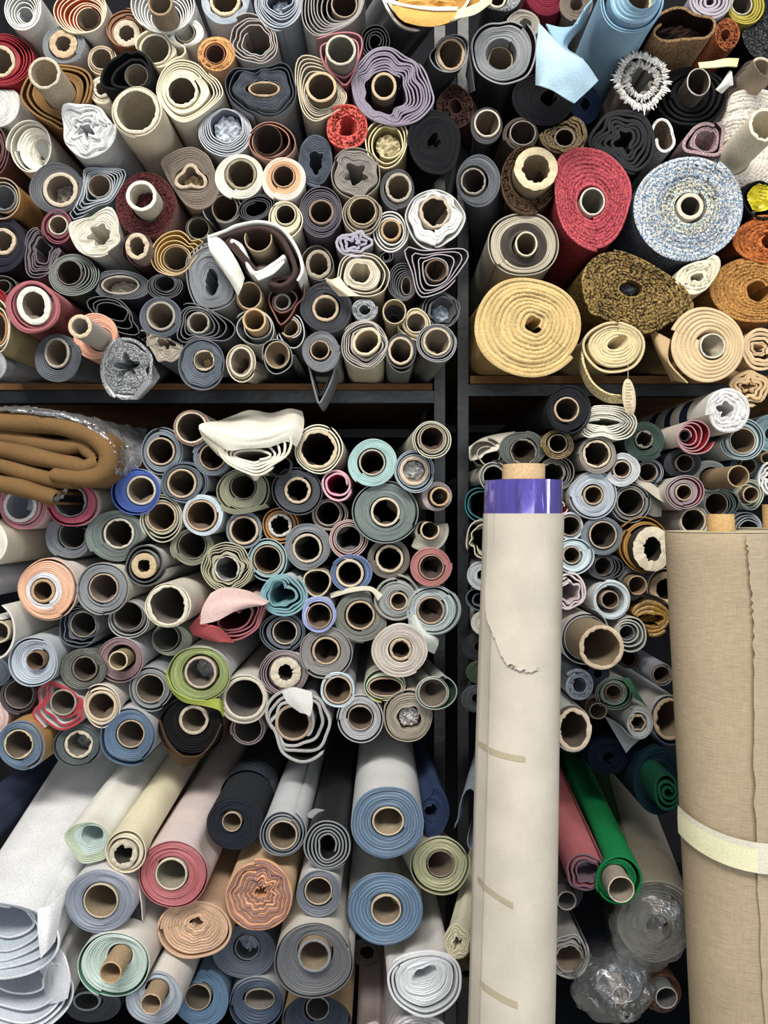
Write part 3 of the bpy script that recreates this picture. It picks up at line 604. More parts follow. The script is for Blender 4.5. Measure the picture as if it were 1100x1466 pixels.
r('taupe roll with a heart-shaped crushed core', 271, 256, 43, 47, 5, '#7d7064', '#8a7458', (273, 254, 22, 17), ks=(3, .2, 90), kw=5, kt=1.3, kc='#c4ab86', p=2.8, istar=(3, .12, 90), mat='cloth', plug=('cardboard', '#b59c76', 2),
  pts=[(229, 229), (250, 214), (274, 209), (292, 216), (302, 226), (309, 246), (314, 270), (306, 290), (286, 300), (266, 293), (249, 270), (235, 246)], lm='heart-cored taupe roll')
r('grey roll loosely wrapped around a wide brown tube', 319, 299, 28, 23, 3, '#777a7e', '#5b5d62', (322, 298, 19, 20), nl=1, kw=1.8, kc='#8f7658', kci='#54402c')
r('oval black roll lying on a slant', 366, 297, 27, 17, 3, '#3a3c42', '#26272b', h=(366, 299, 15, 9), nl=3, I='#141518', rot=18, krot=18)
r('small cream roll with an olive-dark core', 408, 316, 24, 27, 5, '#ddd3b4', '#cfc8b2', (409, 307, 15), kw=2, kc='#cfc198', kci='#5c5032', p=3.4, nl=1, st=.7)
r('olive tube end glimpsed behind a mustard roll', 284, 327, 18, 18, 2, '#5d5848', '#5d5848', (284, 327, 16), kw=1.6, kc='olive', kci='#5a5238')
r('dark purple-grey roll with a brown core', 460, 303, 30, 36, 5, '#5c5662', '#4f4a56', (460, 303, 18), I='#26222b', nl=4, kw=3, kc='#9a7c62', kci='#5a4430')
r('beige grey roll with a wide tan mouth', 518, 308, 27, 29, 4, '#a89a84', '#a59c8a', (519, 302, 20), kw=2, kc='#c2a878', kci='#6c5636', nl=2, st=.2)
r('dark grey roll with a ragged bone core', 569, 271, 24, 30, 5, '#4d4e52', '#46474b', (571, 268, 19, 21), kw=4, kt=1.3, kc='#b2a48e')
r('white and grey spiral roll with a curl in its core', 559, 330, 25, 30, 6, '#c7c6c2', '#d5d2c4', (560, 329, 15, 16), I='#55565c', nl=3, kw=3.5, kc='#c69a5e', t=2.2)
r('crumpled white roll with a frayed core', 624, 312, 43, 40, 8, '#d3d3d1', '#d6d4cc', (623, 303, 22, 23), kw=4, kt=1.8, kc='#cbb492', kci='#54422e', jit=.4, wv=.03, p=4.5, nl=1, st=.8,
  pts=[(582, 312), (590, 288), (606, 276), (630, 273), (650, 284), (666, 306), (662, 326), (646, 346), (620, 356), (596, 344)], lm='crumpled white roll')
r('black folded cloth in the gap by a grey drum', 538, 60, 22, 26, 1, '#4a484e', '#1d1c20', h=(538, 60, 7), nl=3, I='black')

# ---- upper right shelf
REGION = 'rolls piled on the upper right shelf'
r('fat grey wrap end with torn kraft paper inside', 622, -14, 72, 56, 10, '#d8d4c6', '#77797c', h=(612, 0, 50, 27), nl=2, I='#c08c3e', t=4, gn=.1, mat='vinyl',
  pts=[(546, -30), (552, 6), (572, 34), (600, 42), (640, 40), (672, 24), (704, 0), (712, -30), (660, -70), (590, -70)], plug=('cardboard', '#d8a24e', 1), lm='kraft-lined grey wrap')
r('charcoal roll with a curled loop and tan core', 640, 78, 33, 27, 9, '#8b8c8e', '#323336', (646, 77, 20, 23), nl=2, kw=4, kt=1, kc='#b99a6e', kci='#5c442c', I='#3c3d40',
  pts=[(606, 82), (612, 71), (624, 66), (634, 55), (654, 50), (668, 56), (671, 72), (666, 90), (652, 102), (634, 102), (618, 95)])
r('large grey roll lined in brown black', 720, 76, 46, 48, 12, '#85888c', '#3a3a3d', (715, 86, 20), nl=1, st=.78, kw=2, kp=-2, kc='#b9a078', kci='#8a7350', I='#2e2624', p=2.8, t=2.6,
  pts=[(674, 64), (684, 42), (700, 32), (716, 31), (736, 27), (756, 38), (767, 60), (765, 86), (755, 108), (736, 118), (718, 121), (698, 114), (681, 98)], lm='large grey roll')
r('dark roll with a neat bone core beside a black one', 696, 180, 23, 27, 6, '#3c3d41', '#333438', (698, 176, 19, 20), kw=2.6, kc='#d2c4a8', kci='#6e583c')
r('dark brown looped pile roll in the shade', 652, 152, 27, 30, 1, '#3c2620', '#3c2620', h=(652, 152, 8), mat='boucle', jit=1.2)
r('grey brown tube wrapped in olive cloth', 746, 192, 25, 24, 4, '#5c5346', '#544c40', (749, 190, 19, 18), kw=1.8, kc='#a39a8c', kci='#4c4036', mat='cloth')
r('ribbed olive-brown roll with rippled layers', 808, 188, 33, 29, 3, '#7a6749', '#6a5840', (809, 197, 15, 14), nl=5, wv=.04, wn=5, I='#4a3c2a', kw=2.5, kc='#a08c70', kci='#3a2a20', mat='boucle', bmat='boucle', t=3.4)
r('slate grey roll with a torn taupe core', 686, 259, 31, 38, 7, '#565a62', '#48494e', (678, 259, 18, 19), kw=2.5, kt=1, kc='#9d9080', kci='#4e4436', p=2.6, gap=3)
r('dark brown boucle roll with a frayed cream core', 757, 258, 40, 48, 5, '#4a3626', '#54402c', (768, 241, 31, 31), kp=3, kw=11, kt=1.8, kc='#e0c890', kci='#a88e5c', mat='boucle', jit=1.3, lm='frayed cream core')
r('red chenille roll with a small white-rimmed core', 850, 284, 56, 75, 12, '#bb4a53', '#8a2e34', (849, 288, 18, 20), kw=2.5, kc='#d8cdb8', kci='#8a8468', mat='boucle', jit=.7, p=5, cj=.08,
  pts=[(796, 232), (812, 213), (834, 208), (868, 215), (896, 240), (908, 270), (902, 305), (888, 340), (868, 358), (850, 360), (826, 348), (805, 324), (794, 285)], lm='red chenille roll')
r('cream and grey roll around a dark boucle sleeve', 750, 350, 52, 46, 7, '#b3a993', '#9b968a', (754, 349, 16, 18), zones=[(.5, '#3b322c')], kw=2.5, kc='#dccfa8', kci='#8c7c50', p=3, kp=1.5, nl=1, st=.9, lm='dark-sleeved cream roll')
r('large straw gold roll with a small ragged hole', 757, 467, 81, 74, 12, '#d8b878', '#a8874e', h=(765, 463, 8), hw=.12, mat='terry', bmat='cloth', p=7, jit=.35, cj=.07, zj=.0025, gd=.004, wob=.02, lm='straw gold roll')
r('mottled gold and black tweed roll', 912, 418, 84, 62, 8, '#d8c9a8', '#9a8a66', h=(902, 413, 14, 9), mat='gold_black', p=5, jit=.8, cj=.1, plug=('cloth', 'char', .6),
  pts=[(829, 402), (836, 378), (856, 361), (884, 357), (922, 370), (958, 392), (984, 412), (997, 438), (986, 455), (962, 463), (944, 475), (916, 480), (890, 471), (860, 456), (840, 446)], lm='gold-black tweed roll')
r('small straw beige roll with a bean-shaped hole', 879, 497, 43, 35, 10, '#dcc896', '#b9a472', h=(884, 490, 14, 7), krot=25, mat='cloth', p=4.5, jit=.3, nl=1, st=.86, t=3.5, nd=1, lm='straw beige roll')
r('broad sand-coloured roll on a thin white core', 1012, 495, 56, 56, 11, '#d6b98c', '#b59466', (1021, 495, 18), kw=2, kc='#e8dec4', kci='#c0b088', mat='cloth', p=6.5, cj=.06, zj=.002, lm='sand roll')
r('small cream terry roll with a curled corner', 1000, 396, 35, 30, 9, '#e0d6b8', '#d5c8a6', h=(1000, 398, 6, 3), mat='terry', jit=1.1, p=6, wob=.03, pts=[(967, 402), (974, 385), (994, 375), (1014, 370), (1025, 362), (1034, 369), (1035, 382), (1026, 400), (1012, 417), (992, 425), (975, 418)], lm='cream terry roll')
r('ochre roll with a round black hole', 1082, 414, 70, 49, 5, '#b8803e', '#8e5f30', h=(1086, 416, 13), mat='boucle', jit=.7, p=5.5, cj=.08, nd=1, lm='ochre roll')
r('rust orange roll at the frame edge', 1098, 343, 53, 36, 3, '#b9622c', '#7c3c1e', h=(1102, 345, 9), mat='boucle', jit=.8, p=5.5)
r('black roll holding a yellow printed bag', 1092, 285, 29, 28, 7, 'black', 'black', h=(1090, 283, 22), nl=1, t=3, mat='cloth', plug=('foil_plastic', '#f2e11c', -.8), lm='yellow bag roll')
r('huge cream speckled roll with a tall cream core', 1082, 205, 82, 78, 4, '#ffffff', '#e0d8cc', (1097, 178, 24), kp=13, kw=4, kt=1.5, kc='#efe3bc', kci='#e6d7ac', mat='cream_speck', jit=.5, p=5, lm='huge cream roll')
r('mauve fur roll with a square hollow', 1008, 200, 31, 25, 6, '#b09296', '#8d7176', h=(1011, 201, 14), nl=1, st=.5, mat='boucle', jit=1.0, t=5, I='#5a4248',
  pts=[(976, 204), (984, 191), (996, 178), (1013, 172), (1034, 181), (1034, 200), (1029, 221), (998, 219), (978, 216)])
r('white frayed cloth roll with a brown inside', 951, 196, 18, 26, 4, '#e4e2de', '#cfcac2', h=(950, 200, 9, 14), nl=1, t=4, I='#8d7a64', mat='boucle', jit=.8)
r('black crinkled roll with grey-edged folds', 892, 202, 49, 47, 8, '#2b2b2f', '#17171a', h=(896, 200, 9, 14), I='#17171a', nl=6, wv=.06, wn=4, t=4.5, mat='cloth', bmat='cloth',
  pts=[(843, 198), (850, 180), (868, 163), (898, 157), (924, 164), (938, 192), (942, 216), (936, 236), (915, 249), (894, 242), (868, 226), (848, 212)], lm='black crinkled roll')
r('blue and cream boucle roll of the largest size', 985, 297, 81, 79, 9, '#f2f0ee', '#7a7f88', (989, 295, 19), kw=5.5, kc='#e2d2b0', kci='#6a5e48', mat='blue_boucle', jit=1.0, p=6.5, cj=.06, wob=.012, zones=[(.3, '#fff2da')], lm='blue boucle roll')
r('light blue felt roll leaning out with stepped layers', 903, 2, 45, 45, 19, '#8fb8d4', '#86aecb', (912, 3, 22), kw=4, kc='#d9bd84', kci='#8a6438', p=5, tel=-4, mat='cloth', kp=1, nl=2, st=.7, I='#6e9cbe', lm='light blue felt roll')
r('taupe roll with a white fringed end', 919, 116, 32, 40, 10, '#8f8478', '#7a6c60', h=(915, 112, 12, 17), nl=2, st=0, I='#a8a49e', t=4, mat='cloth', wv=.08, lm='white fringed roll')
r('burlap roll with a dark fibrous mouth', 980, 38, 54, 28, 12, '#8a6a46', '#947350', h=(976, 40, 40, 15), nl=1, t=4, I='#2a1c18', mat='boucle', bmat='boucle', krot=8, plug=('boucle', '#2a1b17', 1.5),
  pts=[(928, 46), (936, 28), (958, 13), (984, 7), (1004, 18), (1030, 22), (1031, 42), (1018, 54), (998, 54), (970, 58), (944, 62)], lm='burlap roll')
r('lilac grey cloth in a tight spiral', 1016, 2, 30, 24, 5, '#aaa3ae', '#a49ea8', h=(1016, 2, 4), nl=5, mat='cloth', bmat='cloth', t=3.6, I='#57505c')
r('olive yellow roll with a grey core', 1069, 8, 25, 25, 4, '#b0a03a', '#8c7f36', (1063, 6, 15), nl=4, kw=1.8, kc='#c9bda4', kci='#6a5a4c', t=2.6, mat='cloth')
r('small rust fur roll beside burlap', 1043, 48, 18, 24, 3, '#94502e', '#8a4a2c', h=(1040, 50, 6), mat='boucle', jit=1.1, lm='rust fur roll')
r('charcoal speckled roll at the corner', 1098, 46, 34, 40, 4, '#e8e8e8', '#3a3b3f', h=(1112, 40, 6), mat='charcoal_speck', jit=.7)
r('bone cardboard tube jutting from a brown wrap', 1082, 108, 21, 24, 3, '#5c5044', '#5c5044', (1090, 103, 19, 22), kp=7, kw=3.5, kt=.8, kc='#cdb898', kci='#b29a78')
r('black cloth roll with a white-lipped core', 990, 140, 56, 43, 7, '#1d1e20', '#161719', (1001, 117, 17, 20), kp=4, kw=1.8, kc='#c9bfae', kci='#57483a', nl=3, st=.3, t=4, I='black', mat='matte_black', bmat='matte_black', lm='black cloth roll')
r('crimson roll low behind blue felt', 784, -12, 32, 34, 5, '#7c2032', '#7c2032', h=(784, -14, 8), mat='cloth')
r('grey tweed roll at the top frame edge', 720, -6, 28, 23, 8, '#ffffff', '#4c4d50', (712, -2, 13), kw=3, kc='#d2c4a4', kci='#5a3e30', mat='tweed', bmat='cloth', jit=.6)
r('beige grey roll behind the large grey one', 748, 36, 25, 22, 1, '#a39b8f', '#8d867c', h=(752, 36, 8), mat='cloth', fix=1)
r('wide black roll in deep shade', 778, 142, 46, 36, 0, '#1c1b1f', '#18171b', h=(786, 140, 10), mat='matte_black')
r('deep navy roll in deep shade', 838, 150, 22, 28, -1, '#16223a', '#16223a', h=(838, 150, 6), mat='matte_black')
r('taupe roll glimpsed behind light blue felt', 826, 6, 24, 24, 2, '#7c6e62', '#7c6e62', h=(826, 6, 8), mat='cloth')
r('folded beige cloth at the frame edge', 1090, 499, 26, 29, 6, '#d2b288', '#c2a27a', h=(1086, 498, 7, 4), nl=3, st=.3, wv=.06, t=4.5, mat='cloth', bmat='cloth', I='#8e7048')
r('folded tan cloth drooping under the shelf edge', 1076, 556, 29, 24, 8, '#c9a678', '#b99868', h=(1072, 554, 10, 4), nl=3, st=.2, wv=.06, t=4.5, mat='cloth', bmat='cloth', I='#7c5e3a', az=.15)
# ---- lower left shelf, upper part
REGION = 'rolls stacked on the lower left shelf'
r('pink-red roll with a white-lined printed core', 33, 722, 34, 35, 5, '#c77f8c', '#d7c2b8', (28, 724, 24), nl=3, st=.35, kw=5, kc='white', kci='#a7b2c4', I='red', plug=('cardboard', '#b9c2d0', 7))
r('crimson pink roll with plastic crushed in its core', 104, 722, 36, 31, 5, '#c0516a', '#d8ccc2', (100, 717, 23), nl=1, st=.8, I='red', kw=2, kt=1.2, kc='grey', kci='#75706c', lm='crimson pink roll')
r('royal blue roll with a white outside', 193, 704, 34, 32, 5, '#3f5fb2', '#d4d6dc', (202, 702, 21), kw=3, kc='#cdc0aa', kci='#9a8264', nl=1, st=.82, I='#27408a', cj=.06, lm='royal blue roll')
r('plain grey roll below a crimson one', 99, 768, 34, 32, 2, '#777c83', '#70757c', (104, 766, 20), kw=1.5, kc='grey', kci='#54504c', cj=.06)
r('large green-grey roll with a ragged core', 166, 768, 43, 36, 3, '#66716d', '#5d6663', (170, 764, 22), kw=3.2, kt=1.2, kc='#cbbfa8', kci='#5c4e40', p=2.8, lm='large green-grey roll')
r('slate roll with a thin bone core by the plastic', 232, 646, 28, 33, 3, '#76808a', '#a5abb0', (230, 646, 20), kw=2.6, kc='#c7ad88', kci='#6a5440', nl=1, st=.8)
r('pinkish brown tube beside white folds', 275, 612, 26, 25, 8, '#b58f80', '#b9a99e', (274, 612, 23), kw=3, kc='#d6c4a2', kci='#7c644a')
r('slate roll under a fall of white cloth', 302, 656, 27, 26, 3, '#69737d', '#8f989f', (304, 654, 19), kw=2.4, kc='#b99a72', kci='#5c4632')
r('blue-grey roll with layers crowded to one side', 265, 691, 33, 29, 5, '#5b6674', '#a9afb4', (260, 692, 21), kw=3, kc='#cdae80', kci='#7c6248', nl=2, st=.55, I='#363e4a')
r('olive roll with a plain dark hole', 349, 703, 37, 31, 4, '#8f9076', '#7c7d66', (348, 697, 18), kw=1.2, kc='#8f8a72', kci='#5a5448', nl=1, st=.84, p=3, lm='olive roll')
r('cream white roll with a huge black hollow', 456, 642, 33, 35, 6, '#e4dcc4', '#c6c4ba', (455, 643, 28), kw=5, kt=1.6, kc='#dcc496', kci='#473726', nl=1, st=.5, lm='black-hollow cream roll')
r('charcoal roll with a ragged bone core', 425, 703, 35, 33, 5, '#4c4f56', '#6d7075', (426, 702, 19), kw=4, kt=1.2, kc='#d0b48e', kci='#4c3a2a', nl=1, st=.84)
r('dark tube hidden under white folds', 402, 668, 17, 16, 0, '#3b3a3c', '#55565a', h=(402, 668, 13))
r('cream-olive roll with a tan lined hollow', 232, 744, 29, 35, 4, '#bdb9a2', '#cfcab8', (231, 740, 21), kw=2.4, kc='#c9aa7a', kci='#806244', nl=2, st=.3, I='#8c8a78')
r('pale ice blue roll with a wide tan core', 290, 737, 28, 30, 5, '#c2d0d8', '#ccd6da', (288, 738, 22), kw=2.6, kc='#cfa876', kci='#87694a', lm='ice blue roll')
r('slate blue roll with a thick bone core', 350, 758, 26, 27, 3, '#6f7d88', '#75838d', (349, 759, 21), kw=3.6, kc='#cbb08c', kci='#5c4836')
r('orange tan roll with a torn white core', 401, 752, 25, 26, 2, '#bd8448', '#c08c54', (401, 752, 17), kw=4, kt=1.8, kc='#c9c2b6', kci='#504238', nl=1, st=.6, lm='orange tan roll')
r('greenish cream tube lying highest by the post', 619, 631, 27, 27, 13, '#c2bfa8', '#b9b8a4', (619, 628, 18), nl=2, st=.3, kw=2, kc='#b99a78', kci='#6a5340', I='#8d8b78', lm='greenish cream tube')
r('pale aqua roll with a cream back', 534, 663, 35, 34, 7, '#a3c6c3', '#d6d0b6', (533, 662, 19), kw=2.5, kc='#c0b29c', kci='#6e5440', cj=.05, p=3, lm='pale aqua roll')
r('blue-white roll with clear plastic stuffed in its core', 594, 674, 28, 30, 5, '#9fb0bc', '#ccd0d2', (593, 674, 21), nl=2, st=.35, kw=5, kt=1, kc='#d8bb98', kci='#a48c74', I='#5d6b78', plug=('foil_plastic', '#b9b9b6', 1))
r('slim pink tube with a magenta inside', 482, 694, 21, 23, 5, '#d3a3ae', '#d8a9b4', h=(484, 692, 13), nl=2, st=0, I='#d2336c', t=3, lm='slim pink tube')
r('big slate-green roll with a bone core', 552, 733, 46, 43, 6, '#75827f', '#a3aaa8', (552, 733, 21), kw=3.4, kc='#d9c8a6', kci='#6c5a44', nl=1, st=.9, p=3, cj=.07, lm='big slate-green roll')
r('mauve white roll with a short tan core jutting out', 626, 710, 22, 21, 6, '#b3a8a8', '#c8bfba', (630, 711, 14), kp=2.5, kw=2.8, kc='#cfa264', kci='#a67c44')
r('greige roll with a neat pale core', 611, 762, 32, 29, 4, '#a29f90', '#9f9d90', (616, 759, 14), kw=2.6, kp=1.5, kc='#d2b384', kci='#7c6040', p=2.8)
r('taupe tube under a slim pink one', 472, 737, 25, 22, 1, '#9d9189', '#a79c94', (470, 735, 18), kw=1.8, kc='#b9a896', kci='#574a40', nl=2, st=.2)
r('pale pink wrapped roll with grey inside', 500, 772, 28, 27, 4, '#cfb0ac', '#d6bcb6', (499, 771, 19), kw=1.6, kc='#b9a8a0', kci='#77706e', nl=2, st=.3, I='#d8a8a8', lm='pale pink wrapped roll')
r('medium grey roll with a wide bone core', 440, 783, 33, 33, 3, '#7c8085', '#b9bab9', (440, 785, 21), kw=3.4, kt=.7, kc='#cdbc98', kci='#5f5444', cj=.06)
r('deep blue roll with a creamy core', 503, 821, 30, 27, 4, '#4b628f', '#8c97a6', (501, 821, 20), kw=3.6, kc='#d6c09a', kci='#5f4a38', F2='#6d82a8', p=3, lm='deep blue roll')
r('dark taupe roll with a broad torn core', 557, 800, 30, 29, 4, '#6a635c', '#7c766e', (558, 800, 20), kw=4, kt=1, kc='#d0b88e', kci='#55443a', p=2.8)
r('rose terracotta roll at the stack edge', 617, 811, 30, 28, 6, '#b3706c', '#bd9a94', (618, 812, 18), kw=1.8, kc='#b98c70', kci='#5c483a', p=3, cj=.06, lm='rose terracotta roll')
r('dented bare tube between grey rolls', 454, 834, 20, 20, 2, '#b9a98c', '#a3988a', (454, 834, 20), kw=2.4, kc='#d6be92', kci='#7d664a', ks=(3, .05, 30))
r('periwinkle blue roll with a thin ring', 456, 880, 25, 26, 6, '#9aa6d6', '#c2c8dc', (457, 882, 18), kw=1.6, kc='#c09a74', kci='#7d6046', cj=.04, lm='periwinkle roll')
r('olive-grey roll below a cream sheet', 518, 884, 38, 36, 3, '#777b70', '#d2cebc', (516, 881, 21), kw=3, kt=.6, kc='#c9a67c', kci='#5d4a3a', p=3)
r('small grey roll ringed by a broad cream loop', 567, 856, 33, 32, 5, '#8e918f', '#d2cdb8', (571, 861, 13), kw=2.4, kc='#d2b684', kci='#5e4a34', st=.7, nl=1, I='#c6c1ad', t=3, nd=1, lm='cream-looped grey roll')
r('pale blue-grey roll with a loose outer sheet', 621, 873, 38, 35, 5, '#a8b5b6', '#c2c8c2', (617, 874, 20), kw=2.8, kc='#b99c80', kci='#5a4638', st=.7, nl=2, I='#7b8884', p=3, nd=1, lm='loose blue-grey roll')
r('creamy roll end with a white core at the frame edge', -24, 778, 34, 34, 13, '#d9d5c8', '#d8cfb8', (-24, 780, 16), kw=4)
r('pale lilac roll half hidden by a peach roll', -36, 834, 34, 24, 6, '#b9bcc8', '#b8bac6', h=(-36, 834, 8))
r('peach ringed roll with a white band round its core', 68, 844, 41, 42, 11, '#e3ae8c', '#e0d5cf', (61, 846, 17), zones=[(.32, '#d8d8dc')], kw=4, kc='#c99a60', kci='#6d4a26', p=3.2, cj=.05, nl=1, st=.94, lm='peach ringed roll')
r('steel grey roll in a loose cream cover', 148, 843, 36, 36, 7, '#878c90', '#d5d0c0', (148, 842, 21), kw=2, kc='#c4a888', kci='#8c7a68', nl=1, st=.86, p=3, I='#a9a9a4', cj=.06)
r('great white roll with a dark gap round its core', -12, 906, 32, 42, 17, '#d8d5ca', '#d9d7cf', (-2, 905, 16), kw=3, kc='#cdbb94', nl=1, st=0, I='#3a3a3a', gap=2, t=3, lm='great white roll')
r('dark slate roll with torn wrinkled edges', 112, 897, 28, 30, 2, '#5d636e', '#8d9197', (119, 894, 19), kw=2, kt=.9, kc='#8c8478', kci='#544c46', nl=2, st=.3, wv=.05, I='#3d424c')
r('light grey roll with a wide dark mouth', 184, 888, 29, 25, 3, '#a6a8a6', '#aaaca8', (184, 882, 21), kw=1.5, kc='#8f8578', kci='#5a5048', nl=2, st=.2, I='#7c7e7c')
r('thick tan core with a star slit in a black-lined roll', 208, 808, 29, 31, 4, '#4f5052', '#c9c9c4', (206, 810, 18), kw=9, kt=.9, kc='#d0b078', kci='#4a3826', nl=2, st=0, I='#26282a', t=2.4, lm='star-slit tan core')
r('mossy grey roll with a bare hollow', 275, 784, 31, 26, 2, '#7f806c', '#85866f', (275, 781, 20), kw=1.2, kc='#8c8874', kci='#5c574c', p=3)
r('pale olive roll with a white-lined ragged core', 325, 811, 36, 35, 4, '#b4b294', '#c2c0a4', (325, 814, 18), kw=1.8, kt=1.4, kc='#d0ccc0', kci='#8e8a8c', nl=3, st=.3, wv=.03, I='#949274', lm='pale olive roll')
r('pale teal roll with a dark teal flap below', 383, 802, 27, 30, 3, '#9cb8b8', '#93b2b4', (383, 801, 20), kw=1.8, kc='#c29c70', kci='#6a5036', nl=1, st=.7, I='#2f6468')
r('large cream tube with a crumbling rim', 241, 867, 32, 31, 11, '#dcd4bc', '#d3cdbf', (240, 867, 30), kw=5, kt=1.8, kc='#e2d6b4', kci='#86796a', lm='large crumbling cream tube')
r('dusty rose cloth roll with dark red loops', 326, 882, 52, 36, 6, '#a95a62', '#d5b0ac', h=(336, 886, 16, 10), nl=4, I='#7d2c38', t=2.6, lp=.8, gn=.4, wob=0,
  pts=[(270, 900), (284, 880), (302, 852), (324, 846), (358, 850), (380, 862), (374, 882), (366, 902), (336, 918), (302, 916), (280, 910)], nd=1, lm='dusty rose roll')
r('turquoise edged white roll with a twisted hole', 406, 852, 32, 30, 7, '#6f9fa8', '#cfd6d4', h=(401, 851, 15), star=(3, .28, 110), nl=3, st=.3, I='#2b8b9a', t=3, wv=.04, lm='turquoise roll')
r('slate roll with a bone core under turquoise', 405, 906, 32, 28, 4, '#636b75', '#6d747c', (408, 905, 18), kw=2, kc='#c3b294', kci='#726454', nl=2, st=.5, I='#3f454e')
r('sage roll beside a maroon flap', 246, 917, 28, 22, 1, '#a0a48e', '#a9ac98', (237, 913, 19), kw=1, kc='#a8a692', kci='#77716a', p=3)
r('pale blue roll with layers like tree rings', 46, 948, 33, 35, 9, '#aab5c2', '#b9c0c8', (50, 946, 13), kw=1.2, kc='#96714a', kci='#77553a', p=3.2, tel=1.5, nl=1, st=.92, lm='pale blue ringed roll')
r('dark olive grey roll with a frayed plastic lip', 118, 958, 33, 29, 2, '#5e6058', '#6d6f68', (121, 957, 18), kw=2.4, kt=1.5, kc='#7d7260', kci='#5c5044', plug=None, jit=.3)
r('mauve roll with a short cream core standing proud', 172, 945, 31, 31, 6, '#8f7274', '#c0bdc6', (169, 946, 14), kp=2.5, kw=2.2, kc='#d5c090', kci='#a3894f', gap=5, nl=1, st=.9, cj=.06, lm='mauve roll')
r('grey roll with a wide putty hollow', 216, 986, 32, 31, 4, '#85888c', '#a6abb2', (215, 986, 21), kw=2, kc='#a79a86', kci='#7d6c58', nl=1, st=.6)
r('chocolate grey roll with a grey hollow', 26, 997, 26, 26, 3, '#4b4346', '#4a4446', (27, 994, 21), kw=1.5, kc='#8c8072', kci='#6a6056')
r('slate roll cut by the frame edge', -12, 962, 27, 23, 0, '#5e6874', '#5e6874', h=(-14, 962, 8))
r('red edged white roll in ragged crumpled folds', 84, 1012, 38, 35, 5, '#b3313f', '#d9d9d4', (90, 1006, 19), I='#cfcfcc', nl=3, kw=2.5, kt=.6, kc='#a79680', kci='#7a6c5c', wv=.07, wn=4, t=3.6, wob=0, gn=.3,
  pts=[(52, 988), (70, 977), (94, 985), (104, 996), (118, 1002), (120, 1020), (120, 1038), (96, 1045), (68, 1044), (47, 1022), (57, 1008)], lm='crumpled red-edged roll')
r('cream roll with a peaked white cover', 145, 1011, 28, 32, 7, '#d8c6ae', '#d9d3c9', (145, 1011, 22), kw=4, kc='#d8be92', kci='#85684a', nl=1, st=.5, I='#c9bcb4', pts=[(119, 1012), (122, 994), (132, 983), (146, 980), (160, 986), (170, 1000), (171, 1018), (162, 1034), (145, 1044), (128, 1034)])
r('large steel blue roll with a wide tan core', 183, 1055, 39, 40, 8, '#566f8c', '#c8cace', (187, 1051, 20), kw=2, kc='#c2a57c', kci='#86705a', nl=1, st=.8, I='#435b78', cj=.06, lm='large steel blue roll')
r('steel blue roll bound in brown paper', 31, 1067, 33, 33, 9, '#5b728c', '#b98a50', (26, 1066, 21), kw=2.4, kt=1.2, kc='#cdb88c', kci='#77634e', nl=1, st=.84, I='#d8d0c0', t=2.8, plug=('cardboard', '#c9bda8', 9), lm='paper-bound blue roll')
r('dark slate-green roll with torn paper in its core', 110, 1068, 33, 29, 5, '#4f595c', '#8c9498', (112, 1066, 20), kw=4, kt=2, kc='#cfc0a0', kci='#8a8074', nl=1, st=.84, plug=('cardboard', '#8d8c88', 4))
r('pale pink roll at the frame edge', -15, 1028, 27, 26, 4, '#d3b4b0', '#cdb0ae', h=(-15, 1028, 8))
r('lime green roll with a bone core', 284, 966, 43, 38, 7, '#8c9a5c', '#d3d6d4', (287, 963, 23), kw=3.4, kt=.6, kc='#cbb296', kci='#857466', gap=3, nl=1, st=.9, I='#9aab4c', p=3, plug=('foil_plastic', '#9c9c98', 6), lm='lime green roll')
r('black fleece roll with a chunky bone core', 274, 1041, 46, 41, 7, '#1c1b1e', '#4b3726', (277, 1031, 21), kw=4.5, kt=.6, kc='#c2b194', kci='#8f7c60', mat='matte_black', bmat='cloth', nl=1, st=.9, I='#2b2019', lm='black fleece roll')
r('cream tube roll with a big grey hollow', 348, 1001, 34, 34, 5, '#c8c3b4', '#cfccc2', (350, 1000, 31), kw=4.5, kt=.8, kc='#d6cbb0', kci='#77706a', nl=2, st=.3, lm='cream tube roll')
r('dusky pink tube behind a cream one', 355, 1044, 25, 23, 0, '#ae9a9e', '#a8969a', (355, 1043, 21), kw=2, kc='#b8a4a4', kci='#736a66')
r('thick torn bone core in mauve brown layers', 406, 964, 34, 32, 3, '#8f7f82', '#d8d5ce', (409, 963, 22), kw=11, kt=2, kc='#d5c6a6', kci='#4c3c30', nl=3, I='#5c4a4e', st=.1, nd=1, lm='torn bone core')
r('white-edged wrap lined in black felt', 428, 1035, 48, 54, 8, '#aeadab', '#a4a4a3', (420, 1035, 26), I='#1d1d1e', nl=3, kw=4, kc='#b99a78', kci='#6d5744', t=4.4, wv=.02, mat='cloth', bmat='cloth', gn=.4,
  pts=[(382, 1010), (395, 990), (420, 982), (450, 985), (470, 1005), (478, 1035), (470, 1065), (452, 1084), (430, 1091), (406, 1080), (396, 1052), (384, 1030)], lm='black-lined wrap')
r('taupe grey roll with a smooth tan core', 467, 935, 36, 35, 5, '#8d8a87', '#a8a8aa', (467, 932, 20), kw=3, kc='#cba880', kci='#705a46', p=3, cj=.06, nl=1, st=.92)
r('pale blue tube with a split core', 484, 987, 25, 26, 5, '#b3c4cc', '#b9c2c8', (484, 988, 20), kw=2.4, kc='#cfae84', kci='#7d6048')
r('squashed tube edged in pale green and yellow', 551, 981, 29, 24, 4, '#a9b8a0', '#c2c4b0', (552, 984, 25, 14), kw=2.4, kc='#c8a37a', kci='#6a5040', nl=1, st=.5, I='#c2b845', lm='yellow-green squashed tube')
